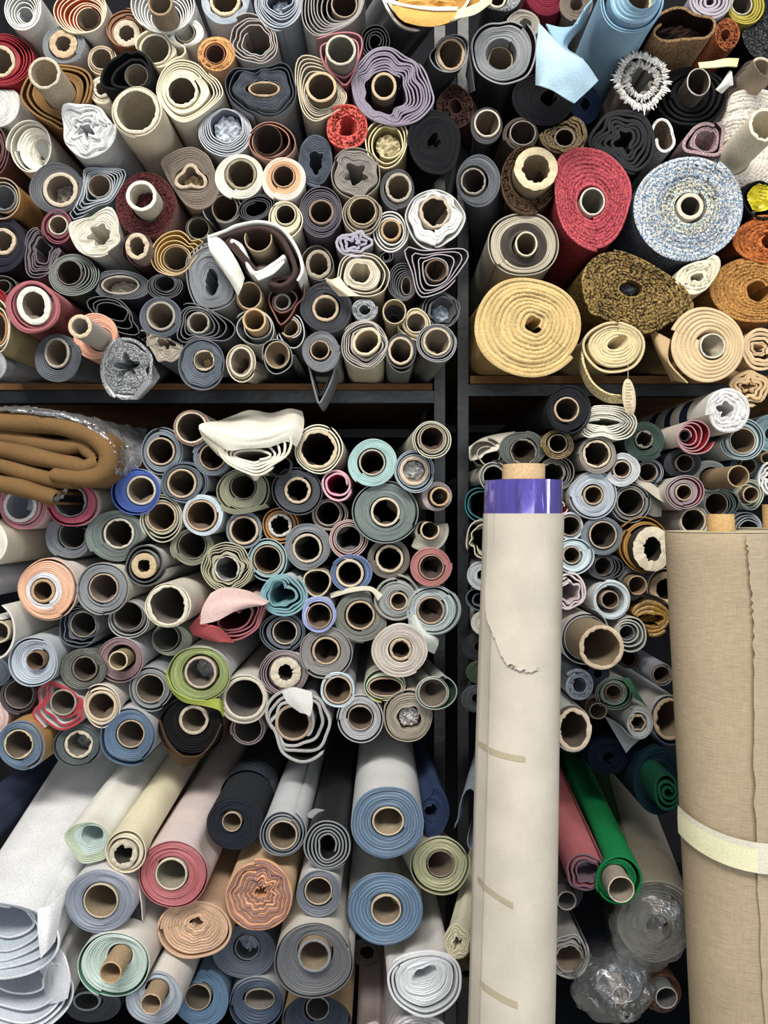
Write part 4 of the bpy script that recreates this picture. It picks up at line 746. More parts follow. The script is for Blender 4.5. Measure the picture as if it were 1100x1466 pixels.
r('white tube in a loose dark green wrap', 625, 992, 30, 24, 8, '#a7b3a8', '#d0d0ca', (620, 992, 21), nl=1, st=.15, I='#32463a', kw=1.6, kc='#b9b8a8', kci='#7d6a58', lp=1, nd=1, lm='green-wrapped tube')
r('light grey roll sagging in a looped cover', 516, 1030, 32, 34, 5, '#a5a7a9', '#bfbfbc', (516, 1028, 18), kw=1.6, kt=.6, kc='#b5a48c', kci='#856a50', nl=1, st=.82, I='#6f7073')
r('greige roll with a silver plastic wad for a centre', 584, 1025, 33, 36, 6, '#9c9282', '#bdb6a8', h=(586, 1028, 16), hw=.12, plug=('foil_plastic', '#b9b7b2', .5), p=3, mat='cloth', nl=1, st=.92, nd=1, lm='plastic-centred greige roll')
r('large cream and lilac layered roll', 573, 931, 40, 38, 8, '#c9bfb0', '#bab0b4', (574, 930, 16), kw=4, kt=.8, kc='#c9ad84', kci='#5f4630', F2='#b5aaa6', p=3, zones=[], lm='cream-lilac roll')

r('creamy white cotton cloth folded loosely on dark-cored rolls', 366, 650, 54, 30, 10, '#e6e0cc', '#d8d3c2', h=(362, 652, 24, 6), nl=5, t=3.4, mat='cloth', bmat='cloth', I='#b9b39c', n='folded_cloth', cat='cloth', wob=0, gn=.1, L=.45, fix=1,
  pts=[(312, 636), (338, 628), (370, 626), (408, 614), (426, 624), (418, 648), (398, 664), (372, 680), (350, 676), (326, 664), (314, 650)], nd=1, lm='white folded cotton')

# ---- lower left bay, bottom heap
REGION = 'large rolls in the bottom left heap'
r('huge white roll drooping with stepped pale blue layers', -4, 1346, 90, 56, 25, '#d6dbe1', '#dcdee0', h=(-26, 1352, 34, 12), nl=5, I='#bcc8d5', t=3.4, az=.3, ax=-.02, fix=1, mat='cloth', bmat='cloth', tel=6, lp=.7, lm='huge white roll')
r('white roll with a pale green end', 124, 1206, 34, 31, 18, '#b2c0a4', '#e4e4da', h=(132, 1195, 15, 14), p=2.6, az=.1, zones=[(.4, '#b9ccc8')], cj=.05,
  pts=[(90, 1199), (104, 1183), (130, 1177), (149, 1186), (158, 1206), (153, 1227), (138, 1234), (116, 1237), (104, 1222)], lm='pale green ended roll')
r('cream yellow roll with a torn rag core', 182, 1218, 29, 31, 19, '#d9cdb2', '#e6dcb8', (176, 1224, 20), kw=7, kt=2.6, kc='#cdbfa2', kci='#4c463c', nl=1, st=.6, az=.08, gap=2, lm='cream yellow roll')
r('large rose red roll with a cream core', 248, 1252, 50, 48, 18, '#b9656a', '#dccbc8', (245, 1252, 23), kw=2.6, kc='#d6c8a4', kci='#a39574', p=2.8, cj=.08, nl=1, st=.93, I='#8d2f38', az=.04, lm='large rose red roll')
r('solid black felt roll with a small tan core', 335, 1180, 41, 38, 12, '#222730', '#2a2d33', (332, 1177, 14), kw=1.4, kc='#b9a27c', kci='#96805c', mat='cloth', bmat='cloth', p=3, gd=.001, cj=.05, lm='solid black felt roll')
r('silver grey roll with a wide tan core and a seam', 404, 1192, 33, 34, 13, '#8b9098', '#c6c9ce', (405, 1196, 21), kw=2.4, kc='#bfa988', kci='#8b7048', nl=2, st=.3, I='#52565e', lm='silver grey roll')
r('grey-edged black vinyl in a tight spiral with a fold', 470, 1209, 35, 36, 12, '#83878c', '#222224', h=(470, 1212, 10, 16), nl=5, I='#1f1f21', t=2.6, gn=.05, lm='grey-edged black spiral')
r('big denim blue roll, upper of two alike', 555, 1177, 54, 53, 16, '#556f8c', '#cfd1d0', (556, 1176, 23, 21), kw=2.6, kc='#cfb890', kci='#b0946a', F2='#758ca4', p=2.6, cj=.06, lm='upper denim blue roll')
r('pale olive green roll beside the kraft tube', 630, 1239, 42, 41, 13, '#b4b58e', '#cdcab4', (631, 1237, 19), kw=1.2, kc='#a69a78', kci='#8a7258', nl=1, st=.84, p=3, I='#8d9068', lm='pale olive green roll')
r('deep navy roll in shade behind an olive one', 617, 1162, 26, 40, 3, '#2a3a5e', '#2a3a5e', h=(617, 1162, 8), mat='cloth')
r('slate grey roll in a torn white cover', 457, 1279, 33, 33, 15, '#6a727c', '#d2d2ce', (456, 1276, 20), kw=2, kc='#c2aa84', kci='#86725a', p=3, wob=.03)
r('big denim blue roll, lower of two alike', 551, 1302, 56, 53, 19, '#53708f', '#c9ccca', (553, 1303, 22), kw=2.6, kc='#cbb690', kci='#a38866', F2='#718ba6', p=2.8, cj=.06, lm='lower denim blue roll')
r('large charcoal grey roll with a hooded core', 449, 1376, 56, 55, 22, '#65676b', '#c9c4ba', (450, 1369, 24), kw=4, kp=1.5, kc='#83868b', kci='#9c8258', nl=1, st=.93, p=3, cj=.06, mat='vinyl', lm='large charcoal roll')
r('white roll with a diamond slit and loose skirts', 606, 1412, 55, 50, 22, '#d5dade', '#dad9d6', h=(607, 1394, 15, 9), krot=25, star=(2, .2, 25), nl=2, st=.7, p=2.8, I='#b9bfc4', t=3.4, az=.05,
  pts=[(551, 1398), (566, 1376), (596, 1364), (630, 1364), (657, 1382), (660, 1420), (642, 1447), (612, 1461), (584, 1452), (560, 1430)], lm='diamond-slit white roll')
r('navy black roll in a tan kraft wrap', 453, 1462, 50, 38, 13, '#2f3a4a', '#b0946c', (455, 1444, 17), kw=1.8, kc='#8f8d8c', kci='#5e5a58', nl=1, st=.88, p=3, I='#b0946c')
r('clear wrapped grey bundle at the bottom edge', 601, 1492, 50, 42, 16, '#b4b2b6', '#b2b0b4', h=(601, 1495, 12), mat='foil_plastic', p=6, jit=.6)
r('pinkish grey roll seen side on in a dark gap', 541, 1496, 32, 34, 10, '#b7a6a4', '#ab9a98', h=(541, 1496, 8), az=.1)
r('dark brown roll in the gap below denim blue', 526, 1364, 24, 22, 2, '#2d2420', '#2d2420', h=(526, 1364, 8))
r('slate blue-grey roll with a scribbled core', 143, 1291, 51, 47, 19, '#8992a2', '#d6d4d6', (144, 1290, 25), kw=2.2, kc='#cdb896', kci='#a98c5c', p=2.8, cj=.12, lm='scribbled-core slate roll')
r('pale mint green roll with a small jutting tan core', 163, 1382, 52, 47, 23, '#bcd0c6', '#dedbd4', (158, 1393, 16), kp=4, kw=2.2, kc='#c79c5e', kci='#bd9054', p=4, cj=.08, nl=1, st=.9, I='#5f9a86', tel=1, lm='mint green roll')
r('hollow curled white sheet at the bottom edge', 20, 1424, 86, 66, 24, '#dfe2e6', '#dfdfdd', h=(2, 1408, 44, 26), nl=5, lp=.5, I='#c3cad6', t=3, tel=4, az=.2, mat='cloth', bmat='cloth', lm='hollow white sheet')
r('dark slate roll with an oval grey core', 133, 1438, 41, 27, 9, '#3c4048', '#2d3138', (124, 1434, 20, 14), kw=3, kc='#9a9a9e', kci='#55565c')
r('slate and white layered roll with a jutting tan core', 219, 1430, 42, 40, 21, '#a3adb8', '#dcdad4', (216, 1438, 15), kp=4, kw=1.8, kc='#c7a679', kci='#b08a58', p=4.5, cj=.2, lm='slate-white layered roll')
r('mid blue roll with a tan core', 288, 1428, 40, 42, 13, '#587898', '#66829e', (283, 1428, 19), kw=1.6, kc='#b5a184', kci='#84735e', p=3.4, cj=.1, lm='mid blue roll')
r('dark navy blue roll with a flattened core', 367, 1438, 38, 37, 13, '#3d4d63', '#a7acb0', (372, 1431, 22, 15), kw=1.6, kc='#8c8478', kci='#85796a', nl=1, st=.88, rot=35, p=3.4)
r('dull grey-blue roll stuffed with plastic', 350, 1364, 46, 38, 10, '#566070', '#5e6874', (354, 1357, 18), kw=2, kc='#777c84', kci='#48505c', plug=('foil_plastic', '#8d99a8', 2), p=3, cj=.06)
r('peach felt roll with a tiny dark eye', 278, 1331, 53, 40, 17, '#cfa888', '#c9a486', h=(282, 1321, 6), hw=.3, mat='cloth', p=4, wv=.012, jit=.25, nl=1, st=.95, t=3.4, lm='peach felt roll')
r('orange and mauve roll in ruffled layers', 370, 1283, 49, 53, 19, '#d6986e', '#d8b48c', h=(372, 1278, 7, 5), F2='#97726e', wv=.05, wn=7, p=3.4, mat='cloth', jit=.3, zj=.002, gd=.005, az=.04, lm='ruffled orange roll')
r('dark indigo roll at the frame edge', -34, 1184, 34, 34, 8, '#2e3850', '#303a54', h=(-34, 1184, 8), mat='cloth')

# ---- lower right bay
REGION = 'rolls stacked in the lower right bay'
r('black roll lying long with a tan core', 815, 587, 30, 33, 17, '#24262b', '#1f2125', (812, 586, 18), kw=2.6, kc='#c9a679', kci='#6e5238', mat='cloth', bmat='cloth', nl=1, st=.85, p=3, I='#7a7b7e', lm='long black roll')
r('cream cloth folded flat and rounded', 868, 606, 45, 25, 9, '#e0ddcc', '#d9d6c6', h=(864, 605, 24, 4), nl=7, t=2.2, I='#a39f8c', wob=0, mat='cloth', bmat='cloth', gn=.0, L=.8,
  pts=[(826, 612), (830, 592), (848, 583), (880, 582), (902, 588), (912, 604), (905, 624), (884, 630), (862, 624), (840, 627)], lm='flat folded cream cloth')
r('white terry roll with navy bands', 1044, 589, 32, 34, 17, '#dddbd9', '#dedad2', h=(1039, 588, 8), star=(5, .3, 20), mat='terry', bmat='cloth', jit=1.0, p=7, lm='navy-banded white roll')
r('dark bottle green roll with a torn core', 924, 632, 29, 28, 6, '#2f443c', '#2b3c36', (923, 629, 13), kw=2.5, kt=2, kc='#8a8272', kci='#54443a', p=3, lm='bottle green roll')
r('cream roll with fanned scarlet lining', 998, 625, 26, 25, 10, '#b3828a', '#d5c8b8', (981, 624, 8), I='#a51c28', nl=4, kw=1.2, kc='#4a3c40', kci='#3c2e30', t=1.8, lm='scarlet-lined roll')
r('pale blue-grey roll with a wide tan core', 1062, 629, 33, 30, 7, '#9fb2b8', '#b9bdb6', (1064, 631, 19), kw=2, kc='#cdb48a', kci='#8d7048', nl=2, st=.4, I='#6a7e86')
r('teal grey roll cut by the frame edge', 1104, 621, 27, 28, 3, '#6f8a8e', '#7c9498', h=(1106, 621, 8))
r('dark grey-green roll with a torn hollow', 748, 643, 34, 26, 5, '#59605a', '#a9a595', (750, 647, 19), kw=2.2, kt=1.8, kc='#8f836c', kci='#4a3c2e', p=3, lm='torn-hollow grey-green roll')
r('brown plastic roll with a tan core', 799, 637, 24, 22, 3, '#77602f', '#6c5730', (799, 635, 14), kw=2, kc='#b59a70', kci='#4a3824', mat='foil_plastic')
r('taupe roll with a ragged pale core', 856, 652, 27, 27, 7, '#8f8880', '#a59d93', (855, 650, 20), kw=3.2, kt=1.2, kc='#d8bf92', kci='#6a5640', lm='ragged-core taupe roll')
r('small white-grey roll with close rings', 891, 673, 26, 25, 5, '#c3c7ca', '#c6c8c9', (891, 672, 13), kw=2.4, kc='#cbb194', kci='#664a34', p=3)
r('grey-blue roll with a tan hollow', 933, 677, 20, 19, 3, '#8d939e', '#8a8f98', (928, 676, 14), kw=1.8, kc='#a08a70', kci='#5c4632', nl=2, st=.2, I='#565b66')
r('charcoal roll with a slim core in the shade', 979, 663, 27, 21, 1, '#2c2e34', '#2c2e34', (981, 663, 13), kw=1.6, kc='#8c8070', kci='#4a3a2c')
r('tan tube thrust far out of a grey roll', 1016, 681, 27, 23, 4, '#a5a8a4', '#a7aaa6', (1058, 682, 16), kp=11, kw=1.8, kc='#c6a26a', kci='#9c773f', p=4, lm='far-thrust tan tube')
r('dark teal roll with a brown core', 1068, 669, 24, 17, 0, '#1f3e48', '#1f3e48', (1072, 667, 12), kw=1.5, kc='#8d7454', kci='#5f4830')
r('white roll with a grey lining behind purple film', 706, 682, 20, 22, 6, '#a9aaa6', '#d3cec0', (707, 682, 16), kw=1.8, kc='#b5ab98', kci='#4c4034', nl=1, st=.2)
r('loose charcoal roll with frayed inner edges', 799, 677, 27, 23, 4, '#7d7a74', '#6c6862', (792, 678, 17), kw=2.5, kt=1.8, kc='#8c8474', kci='#4f463c', nl=3, I='#3b3936', jit=.4)
r('cream roll with a torn mouth behind the kraft tube', 692, 652, 30, 26, 2, '#a9a594', '#cfc9b8', h=(700, 650, 12, 10), nl=2, jit=.2)
r('strip of teal cloth beside the steel post', 688, 722, 25, 26, 3, '#1f7e86', '#2a8a90', h=(690, 722, 18), nl=2, I='#4a5054', lm='teal strip')
r('torn cream tube beside the steel post', 688, 774, 20, 30, 5, '#c4bda8', '#c9c3b0', h=(692, 774, 10, 20), nl=2, jit=.4, wv=.04)
r('cool grey roll beside the steel post', 692, 824, 24, 22, 4, '#a7adb0', '#a7adb0', h=(692, 824, 8))
r('slate sheet roll beside the steel post', 688, 858, 26, 20, 2, '#5f6a74', '#616c76', h=(688, 858, 8), nl=2)
r('cream wrapped roll beside the steel post', 694, 892, 20, 18, 5, '#cfcbbd', '#cfcbbd', h=(694, 892, 6))
r('blackish roll low beside the steel post', 688, 926, 27, 20, 1, '#26292e', '#26292e', h=(688, 926, 6))
r('dull green roll low beside the steel post', 690, 962, 24, 18, 2, '#35452c', '#35452c', h=(690, 962, 6))
r('dark grey roll lowest beside the steel post', 684, 1000, 24, 20, 2, '#3c4046', '#3c4046', h=(684, 1000, 6))
r('tiny red-lined white roll beside purple film', 804, 724, 9, 12, 4, '#d8cfc4', '#d2c8be', h=(803, 724, 5), I='#9c1f30', nl=1)
r('powder blue roll with a small tan core', 850, 709, 33, 32, 7, '#a9b3bc', '#bdb8b6', (850, 709, 14), kw=2.4, kc='#c3a074', kci='#6c4c28', p=2.8, nl=1, st=.93, cj=.07, lm='powder blue roll')
r('grey vinyl roll with a trailing stiff flap', 903, 720, 28, 28, 5, '#7d8282', '#8f9392', (903, 719, 20), kw=2, kc='#a39480', kci='#4f443a', nl=1, st=.6, I='#55595a', lm='stiff-flapped grey roll')
r('pale grey ring roll against the kraft tube', 818, 754, 18, 21, 5, '#b4babd', '#b4babd', (817, 753, 15), kw=1.8, kc='#a09280', kci='#5c4a3a')
r('slate roll with a big dark mouth', 862, 767, 30, 28, 4, '#67717c', '#6f7983', (864, 766, 20), kw=2.2, kc='#c2ab8a', kci='#53412f', p=3)
r('purple-grey roll with a red and white edge', 982, 705, 29, 24, 8, '#a2929a', '#cfc8bb', (980, 705, 12), kw=1.8, kc='#cdb08a', kci='#5e4024', nl=2, st=.5, I='#a3323a', lm='red-and-white-edged roll')
r('dark green roll with fanned loops and a wide mouth', 1033, 720, 28, 19, 4, '#51625e', '#b2b4ac', (1026, 722, 17), I='#12332e', nl=3, kw=1.5, kc='#b09a7a', kci='#5e4a36', lm='fanned green roll')
r('pale sage roll with a tiny tan core', 1077, 709, 17, 22, 3, '#b2b9a6', '#b5baa8', (1076, 708, 12), kw=1.8, kp=2, kc='#c7ac80', kci='#7a5c34', nl=2, st=.3)
r('white crumpled spiral at the frame edge', 1103, 686, 17, 26, 3, '#d5d5d2', '#d5d5d2', h=(1104, 686, 4), nl=3, I='#8c8c8c', wv=.06, t=3.4)
r('bone core in a white roll behind linen', 994, 748, 21, 23, 6, '#b9bcbb', '#bfc0bc', (993, 746, 19), kw=3, kc='#cdb48c', kci='#5f4f42')
r('grey spiral with a dark crumpled middle', 1068, 757, 23, 24, 2, '#a7adb3', '#adb2b6', h=(1074, 756, 12, 8), nl=3, I='#5c6066')
r('tan tube end at the frame edge', 1101, 656, 11, 9, 3, 'tan', 'tan', (1101, 656, 11, 9), kw=1.5, kc='#b48c54')
r('icy white roll against the kraft tube', 822, 796, 28, 25, 6, '#bccdd2', '#c6d2d5', (819, 795, 13), kw=2.2, kc='#b0a08a', kci='#5c462c', nl=1, st=.8, p=3)
r('black vinyl roll flattened into loops', 869, 812, 27, 18, 1, '#4d4f54', '#2b2d31', (864, 811, 13, 14), I='#1b1c1f', nl=3, kw=1.4, kc='#6a625a', kci='#4c4038', rot=-5)
r('ochre roll with a thick crumpled cream core', 921, 780, 37, 38, 8, '#a6762f', '#a8772e', (935, 786, 28, 32), kp=3, kw=15, kt=2.6, kc='#e2d2ac', kci='#3f382e', nl=1, st=.5, I='#7a5420', lm='ochre cream-core roll')
r('charcoal grey roll with a jutting tan core', 905, 835, 22, 26, 4, '#5f6064', '#6b6c6f', (913, 838, 14), kp=3, kw=1.8, kc='#b9925e', kci='#8f6a3c')
r('pale pink roll with a rippled inner edge', 813, 846, 25, 26, 6, '#d2c2c4', '#d6cac8', h=(816, 848, 12), nl=2, st=.35, wv=.05, I='#9c7c84', t=2.8, lm='rippled pale pink roll')
r('white roll with a blue shadowed ring', 876, 859, 27, 28, 8, '#c6d2d8', '#d3d5d3', (874, 859, 13), kw=1.8, kc='#b99a7c', kci='#6a4a30', gap=6, p=3)
r('ochre plastic parcel with two dark nostrils', 932, 884, 30, 28, 5, '#99702c', '#94702f', h=(934, 887, 14, 6), star=(2, .35, 0), mat='foil_plastic', plug=('foil_plastic', '#8a5f22', 1.5), p=7, jit=.4, lm='ochre plastic parcel')
r('black-hollow cream core beside linen', 956, 843, 30, 30, 4, '#c9c8c4', '#c3c4c4', (955, 843, 24), kw=9, kt=1.2, kc='#c8a878', kci='#2f2822', nl=1)
r('big tan tube thrusting from a white roll', 836, 912, 36, 41, 7, '#a9aeb0', '#d0cdc2', (862, 927, 32), kp=10, kw=5.5, kt=1.4, kc='#d8b98a', kci='#a98a58', nl=1, st=.2, I='#70777c', lm='big thrusting tan tube')
r('grey and white roll with drooping inner folds', 903, 910, 24, 26, 6, '#bfc2bb', '#cbccc6', (898, 906, 11), kw=1.2, kc='#9a9c9a', kci='#5c5e5c', nl=3, I='#8c9488', t=2)
r('shiny plastic-wrapped roll end', 829, 981, 22, 23, 5, '#8d98a4', '#7c8690', h=(829, 981, 8), mat='foil_plastic', jit=1.2, zj=.004, p=6, lm='shiny plastic-wrapped roll')
r('frayed tan tube hanging low by the kraft tube', 820, 1044, 27, 33, 12, '#c9ccc8', '#c9cbc6', (822, 1045, 25, 31), kp=2, kw=6, kt=1.8, kc='#dcc09a', kci='#7d6750', lm='frayed low tan tube')
r('slim olive tan tube in the shade', 854, 1012, 16, 18, 3, '#6e6248', '#6a5f47', (857, 1018, 13, 12), kp=2, kw=1.6, kc='#a89274', kci='#7c6a50')
r('grey roll with a green lining and tan core', 882, 994, 27, 24, 5, '#7f8f84', '#a0a5a2', (879, 992, 12), kw=1.6, kc='#8f7a62', kci='#7a563a', nl=2, st=.5, I='#2e5e40', lm='green-lined grey roll')
r('grey-white roll with a hexagonal bone core', 917, 1036, 19, 23, 10, '#b4bab8', '#b5b8b4', (914, 1035, 12), kw=3.2, kc='#c8ac88', kci='#5c4230', ks=(6, .06, 0), lm='hexagonal bone core roll')
r('slate lilac roll with a narrow brown core', 948, 966, 16, 16, 7, '#8c8f9a', '#9295a2', (948, 966, 13), kw=1.6, kc='#9c8468', kci='#70522f', lm='slate lilac roll')
r('torn tan core in a navy-lined white roll', 962, 1030, 29, 37, 6, '#43546c', '#d3d0c8', (960, 1030, 24, 30), kw=5, kt=2.4, kc='#cfae80', kci='#a8865c', nl=1, I='#33435c')
r('dark brown hollow under a white roll', 902, 944, 16, 14, 1, '#3c352f', '#3c352f', (900, 942, 12), kw=1.4, kc='#5f4c38', kci='#3a2a1c')
r('deep navy roll under the big tan tube', 856, 965, 18, 14, 0, '#1c2740', '#1c2740', h=(856, 965, 5))
r('bright green felt roll with a cream core', 888, 1262, 33, 36, 22, '#0f7a3e', '#0a8040', (890, 1274, 19), kp=4, kw=1.6, kc='#d8c8a2', kci='#a3907a', nl=1, st=.6, I='#0b5c30', t=3.4, mat='cloth', bmat='cloth', az=.03, ax=.09, L=1.0, lm='bright green felt roll')
r('salmon pink roll with purple grey layers', 838, 1248, 28, 28, 20, '#76606c', '#c06468', h=(842, 1248, 15, 13), nl=2, st=.25, I='#a84a50', t=3, mat='cloth', bmat='cloth', wv=.05, az=.06, ax=.05, L=1.0, plug=('cloth', '#8a8890', 4), lm='salmon pink roll')
r('bare grey tube in a brown-black sleeve', 812, 1282, 24, 24, 14, '#22242c', '#403a34', (812, 1290, 14), kp=3, kw=2, kc='#9a9690', kci='#6f6a66')
r('grey felt roll with a scalloped rim', 816, 1368, 26, 32, 17, '#95938f', '#97958f', (815, 1373, 20), kw=2.2, kt=1.4, kc='#9c9488', kci='#9c8266', nl=2, st=.3, wv=.04, mat='cloth', bmat='cloth', t=2.8, lm='scalloped grey felt roll')
r('ribbed beige roll sleeved in clear plastic', 940, 1320, 58, 60, 17, '#77756a', '#8f8674', h=(940, 1326, 14), mat='cloth', p=4, ax=.2, L=1.0, lm='plastic-sleeved beige roll')
r('grey white tube inside a knotted clear bag', 888, 1408, 34, 30, 17, '#4a4f5a', '#3c424e', (890, 1425, 13), kp=4, kw=1.6, kc='#b5a090', kci='#8a7a6c', lm='bagged tube')
r('brown plastic roll with a pale grey core', 951, 1424, 26, 29, 17, '#5c3218', '#54301a', (955, 1429, 16), kp=3, kw=2, kc='#a7a5a6', kci='#6a6866', mat='foil_plastic', lm='brown plastic roll')
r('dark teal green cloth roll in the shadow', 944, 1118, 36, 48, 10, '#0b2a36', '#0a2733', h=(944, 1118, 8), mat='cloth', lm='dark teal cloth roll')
r('emerald felt end behind linen', 956, 1132, 19, 28, 13, '#0d5238', '#0c4a34', h=(958, 1134, 4), nl=3, mat='cloth', bmat='cloth', t=4, I='#072c20')
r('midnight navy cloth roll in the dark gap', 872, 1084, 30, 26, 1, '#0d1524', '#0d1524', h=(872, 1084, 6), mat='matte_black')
r('slate-blue sleeve in the shade by the post', 672, 1180, 20, 60, 10, '#7c8796', '#8a93a0', h=(676, 1196, 6), mat='cloth', nl=1, L=.6)
r('cream cotton bundle beside the kraft tube', 655, 1348, 20, 26, 12, '#d8d0ae', '#d9d2b6', h=(656, 1350, 5), mat='cloth', wv=.05, p=5, az=.12)
r('small brown roll below the cream bundle', 668, 1396, 15, 18, 9, '#4a3a2c', '#54422f', h=(668, 1396, 5))
# ------------------------------------------------------------------ build the rolls
BY = {}
pack()
for R in ROLLS:
    o = build_roll(R)
    if R.get('lm'): BY[R['lm']] = R
def catmull(P, n):
    P = np.asarray(P, float); m = len(P); out = []
    for i in range(m - 1):
        a, b, c, d = P[max(i - 1, 0)], P[i], P[i + 1], P[min(i + 2, m - 1)]
        for t in np.linspace(0, 1, n, endpoint=False):
            out.append(0.5 * (2 * b + (c - a) * t + (2 * a - 5 * b + 4 * c - d) * t * t + (3 * b - a - 3 * c + d) * t ** 3))
    out.append(P[-1]); return np.array(out)
def sheet(name, parent, rows, col, mat='cloth', th=0.0016, col2=None, n=7, noise=0.0, label=None, seed=1):
    """a bent sheet with thickness; rows of (px, py, d)"""
    G = np.array([[W(*p) for p in row] for row in rows])
    G = catmull(G, n); G = np.swapaxes(catmull(np.swapaxes(G, 0, 1), n), 0, 1)
    if noise:
        rg = np.random.default_rng(seed); G = G + rg.normal(0, noise, G.shape)
    du = np.gradient(G, axis=0); dv = np.gradient(G, axis=1); N = np.cross(du, dv)
    N /= np.linalg.norm(N, axis=-1, keepdims=True) + 1e-12
    if N[..., 1].mean() > 0: N = -N                                  # towards the camera
    o0 = np.array(parent.location) if parent is not None else G.reshape(-1, 3).mean(0)
    A, B = G + N * th / 2 - o0, G - N * th / 2 - o0
    c1 = lin(col); c2 = lin(col2 or col)
    m = MB(); m.grid(A, c1, mat); m.grid(B, c2, mat, flip=True)
    for e1, e2 in ((A[0], B[0]), (A[-1], B[-1]), (A[:, 0], B[:, 0]), (A[:, -1], B[:, -1])): m.grid(np.stack([e1, e2]), c1 * 1.1, mat)
    o = m.build(name, parent, None if parent is not None else o0)
    if label: o['label'] = label
    return o
def ob(lm): return BY[lm]['obj']
# ---- loose flaps, tails and tongues that belong to a roll
sheet('loose_flap', ob('layered grey roll'), [[(297, 336, 9), (318, 344, 9), (338, 372, 9), (350, 398, 8)], [(300, 356, 9.5), (316, 372, 10), (332, 392, 10), (346, 412, 9)], [(312, 378, 9), (324, 394, 9.5), (334, 410, 9), (341, 424, 8.3)]], '#dedcd2', label='creased white vinyl flap')
sheet('loose_flap', ob('white-draped tan core'), [[(322, 346, 9), (345, 372, 9.5), (370, 400, 9)], [(330, 340, 9.5), (352, 366, 10), (376, 392, 9)]], '#4b3833', th=.003)
sheet('loose_flap', ob('white-draped tan core'), [[(364, 394, 9.5), (386, 382, 9.5), (404, 367, 9.2)], [(370, 402, 9.8), (392, 392, 9.8), (408, 376, 9.5)]], '#d9d8d4', th=.003)
sheet('loose_flap', ob('star-holed grey roll'), [[(212, 512, 4), (222, 526, 4), (229, 540, 5)], [(206, 545, 8), (214, 548, 9), (220, 552, 8)], [(188, 572, 9), (196, 572, 9), (202, 570, 8)]], '#808386')
sheet('loose_flap', ob('hexagonal-holed cream roll'), [[(466, 398, 7), (476, 400, 8), (486, 396, 8)], [(470, 406, 7), (484, 412, 8.5), (500, 414, 8.2)], [(486, 424, 7), (500, 424, 8.4), (516, 424, 8)]], '#ddcfae', 'vinyl')
sheet('loose_flap', ob('light blue felt roll'), [[(772, 33, 16), (778, 40, 17), (806, 70, 19), (836, 88, 19), (856, 116, 16)], [(769, 70, 18), (786, 84, 20), (806, 100, 21), (826, 112, 20), (846, 126, 18)], [(768, 122, 18), (776, 124, 20), (792, 130, 20), (808, 140, 20), (822, 148, 19)]], '#a9cbe0', 'cloth', th=.003, n=9, label='drooping light blue cloth corner')
sheet('loose_flap', ob('light blue felt roll'), [[(848, 0, 18), (838, 12, 17), (826, 34, 16), (806, 40, 16), (782, 35, 16)], [(842, 18, 14), (826, 36, 15), (808, 56, 15), (806, 68, 17), (800, 64, 18)], [(832, 40, 10), (818, 56, 12), (812, 70, 14), (826, 80, 16), (836, 86, 17)]], '#93bcd6', 'cloth', th=.003, n=9)
sheet('loose_flap', ob('lime green roll'), [[(236, 958, 5), (243, 985, 6), (262, 1004, 7), (290, 1010, 8), (312, 1016, 8), (320, 1026, 7)], [(240, 966, 7), (248, 986, 7.6), (268, 999, 8), (294, 1003, 8.4), (313, 1000, 8), (320, 1008, 6)]], '#a3b440', 'vinyl', label='lime green loose flap')
sheet('loose_flap', ob('black fleece roll'), [[(226, 1040, 3), (236, 1068, 4), (252, 1090, 5), (264, 1098, 5), (284, 1088, 5), (306, 1068, 4), (318, 1040, 3)], [(229, 1030, 7.4), (240, 1060, 7.4), (256, 1078, 7.4), (268, 1083, 7.4), (288, 1080, 7.4), (306, 1060, 7.4), (317, 1036, 7.4)]], '#5a422e', 'cloth', label='brown felt backing hanging down')
sheet('loose_flap', ob('loose blue-grey roll'), [[(584, 884, 4), (590, 908, 5), (604, 926, 5), (622, 936, 4)], [(594, 880, 5.4), (606, 904, 6), (618, 914, 6), (627, 924, 5)], [(606, 900, 4), (616, 908, 4), (624, 912, 4), (628, 916, 3.6)]], '#c3cbc2', 'vinyl')
sheet('loose_flap', ob('olive roll'), [[(312, 727, 4.5), (334, 736, 4.6), (360, 733, 4.4), (386, 726, 3)], [(316, 722, 4.6), (336, 729, 5), (358, 727, 4.8), (382, 722, 4)]], '#8b8c72', 'vinyl')
sheet('loose_flap', ob('dusty rose roll'), [[(302, 850, 6), (322, 842, 5), (356, 847, 5), (386, 862, 6)], [(290, 872, 8), (318, 862, 9), (352, 860, 9), (380, 865, 8)], [(287, 894, 8.2), (312, 888, 9), (338, 874, 9), (366, 867, 8)]], '#dcbab4', 'cloth', th=.003, label='pale pink outer flap')
sheet('loose_flap', ob('dusty rose roll'), [[(272, 898, 5), (284, 884, 7.5), (290, 895, 8.4)], [(278, 908, 6), (296, 906, 8), (314, 899, 8.6)], [(300, 916, 7), (318, 919, 8), (336, 920, 7)]], '#b04c4e', 'cloth', th=.003)
sheet('loose_flap', ob('olive roll'), [[(233, 898, 4.5), (238, 908, 5), (256, 906, 5)], [(240, 903, 5), (250, 912, 5.4), (260, 914, 5)]], '#6a2a34', 'cloth') if False else None
sheet('loose_flap', ob('cream-looped grey roll'), [[(472, 850, 2), (500, 842, 4), (530, 840, 5), (548, 852, 5)], [(474, 856, 4.5), (502, 848, 5.6), (530, 846, 6), (541, 860, 5.6)]], '#d6d1bb', 'vinyl')
sheet('loose_flap', ob('stiff-flapped grey roll'), [[(910, 690, 5), (926, 702, 5.4), (948, 718, 6), (976, 727, 7)], [(912, 686, 3.5), (932, 692, 4), (954, 708, 5), (984, 722, 6)]], '#bab3a2', 'vinyl')
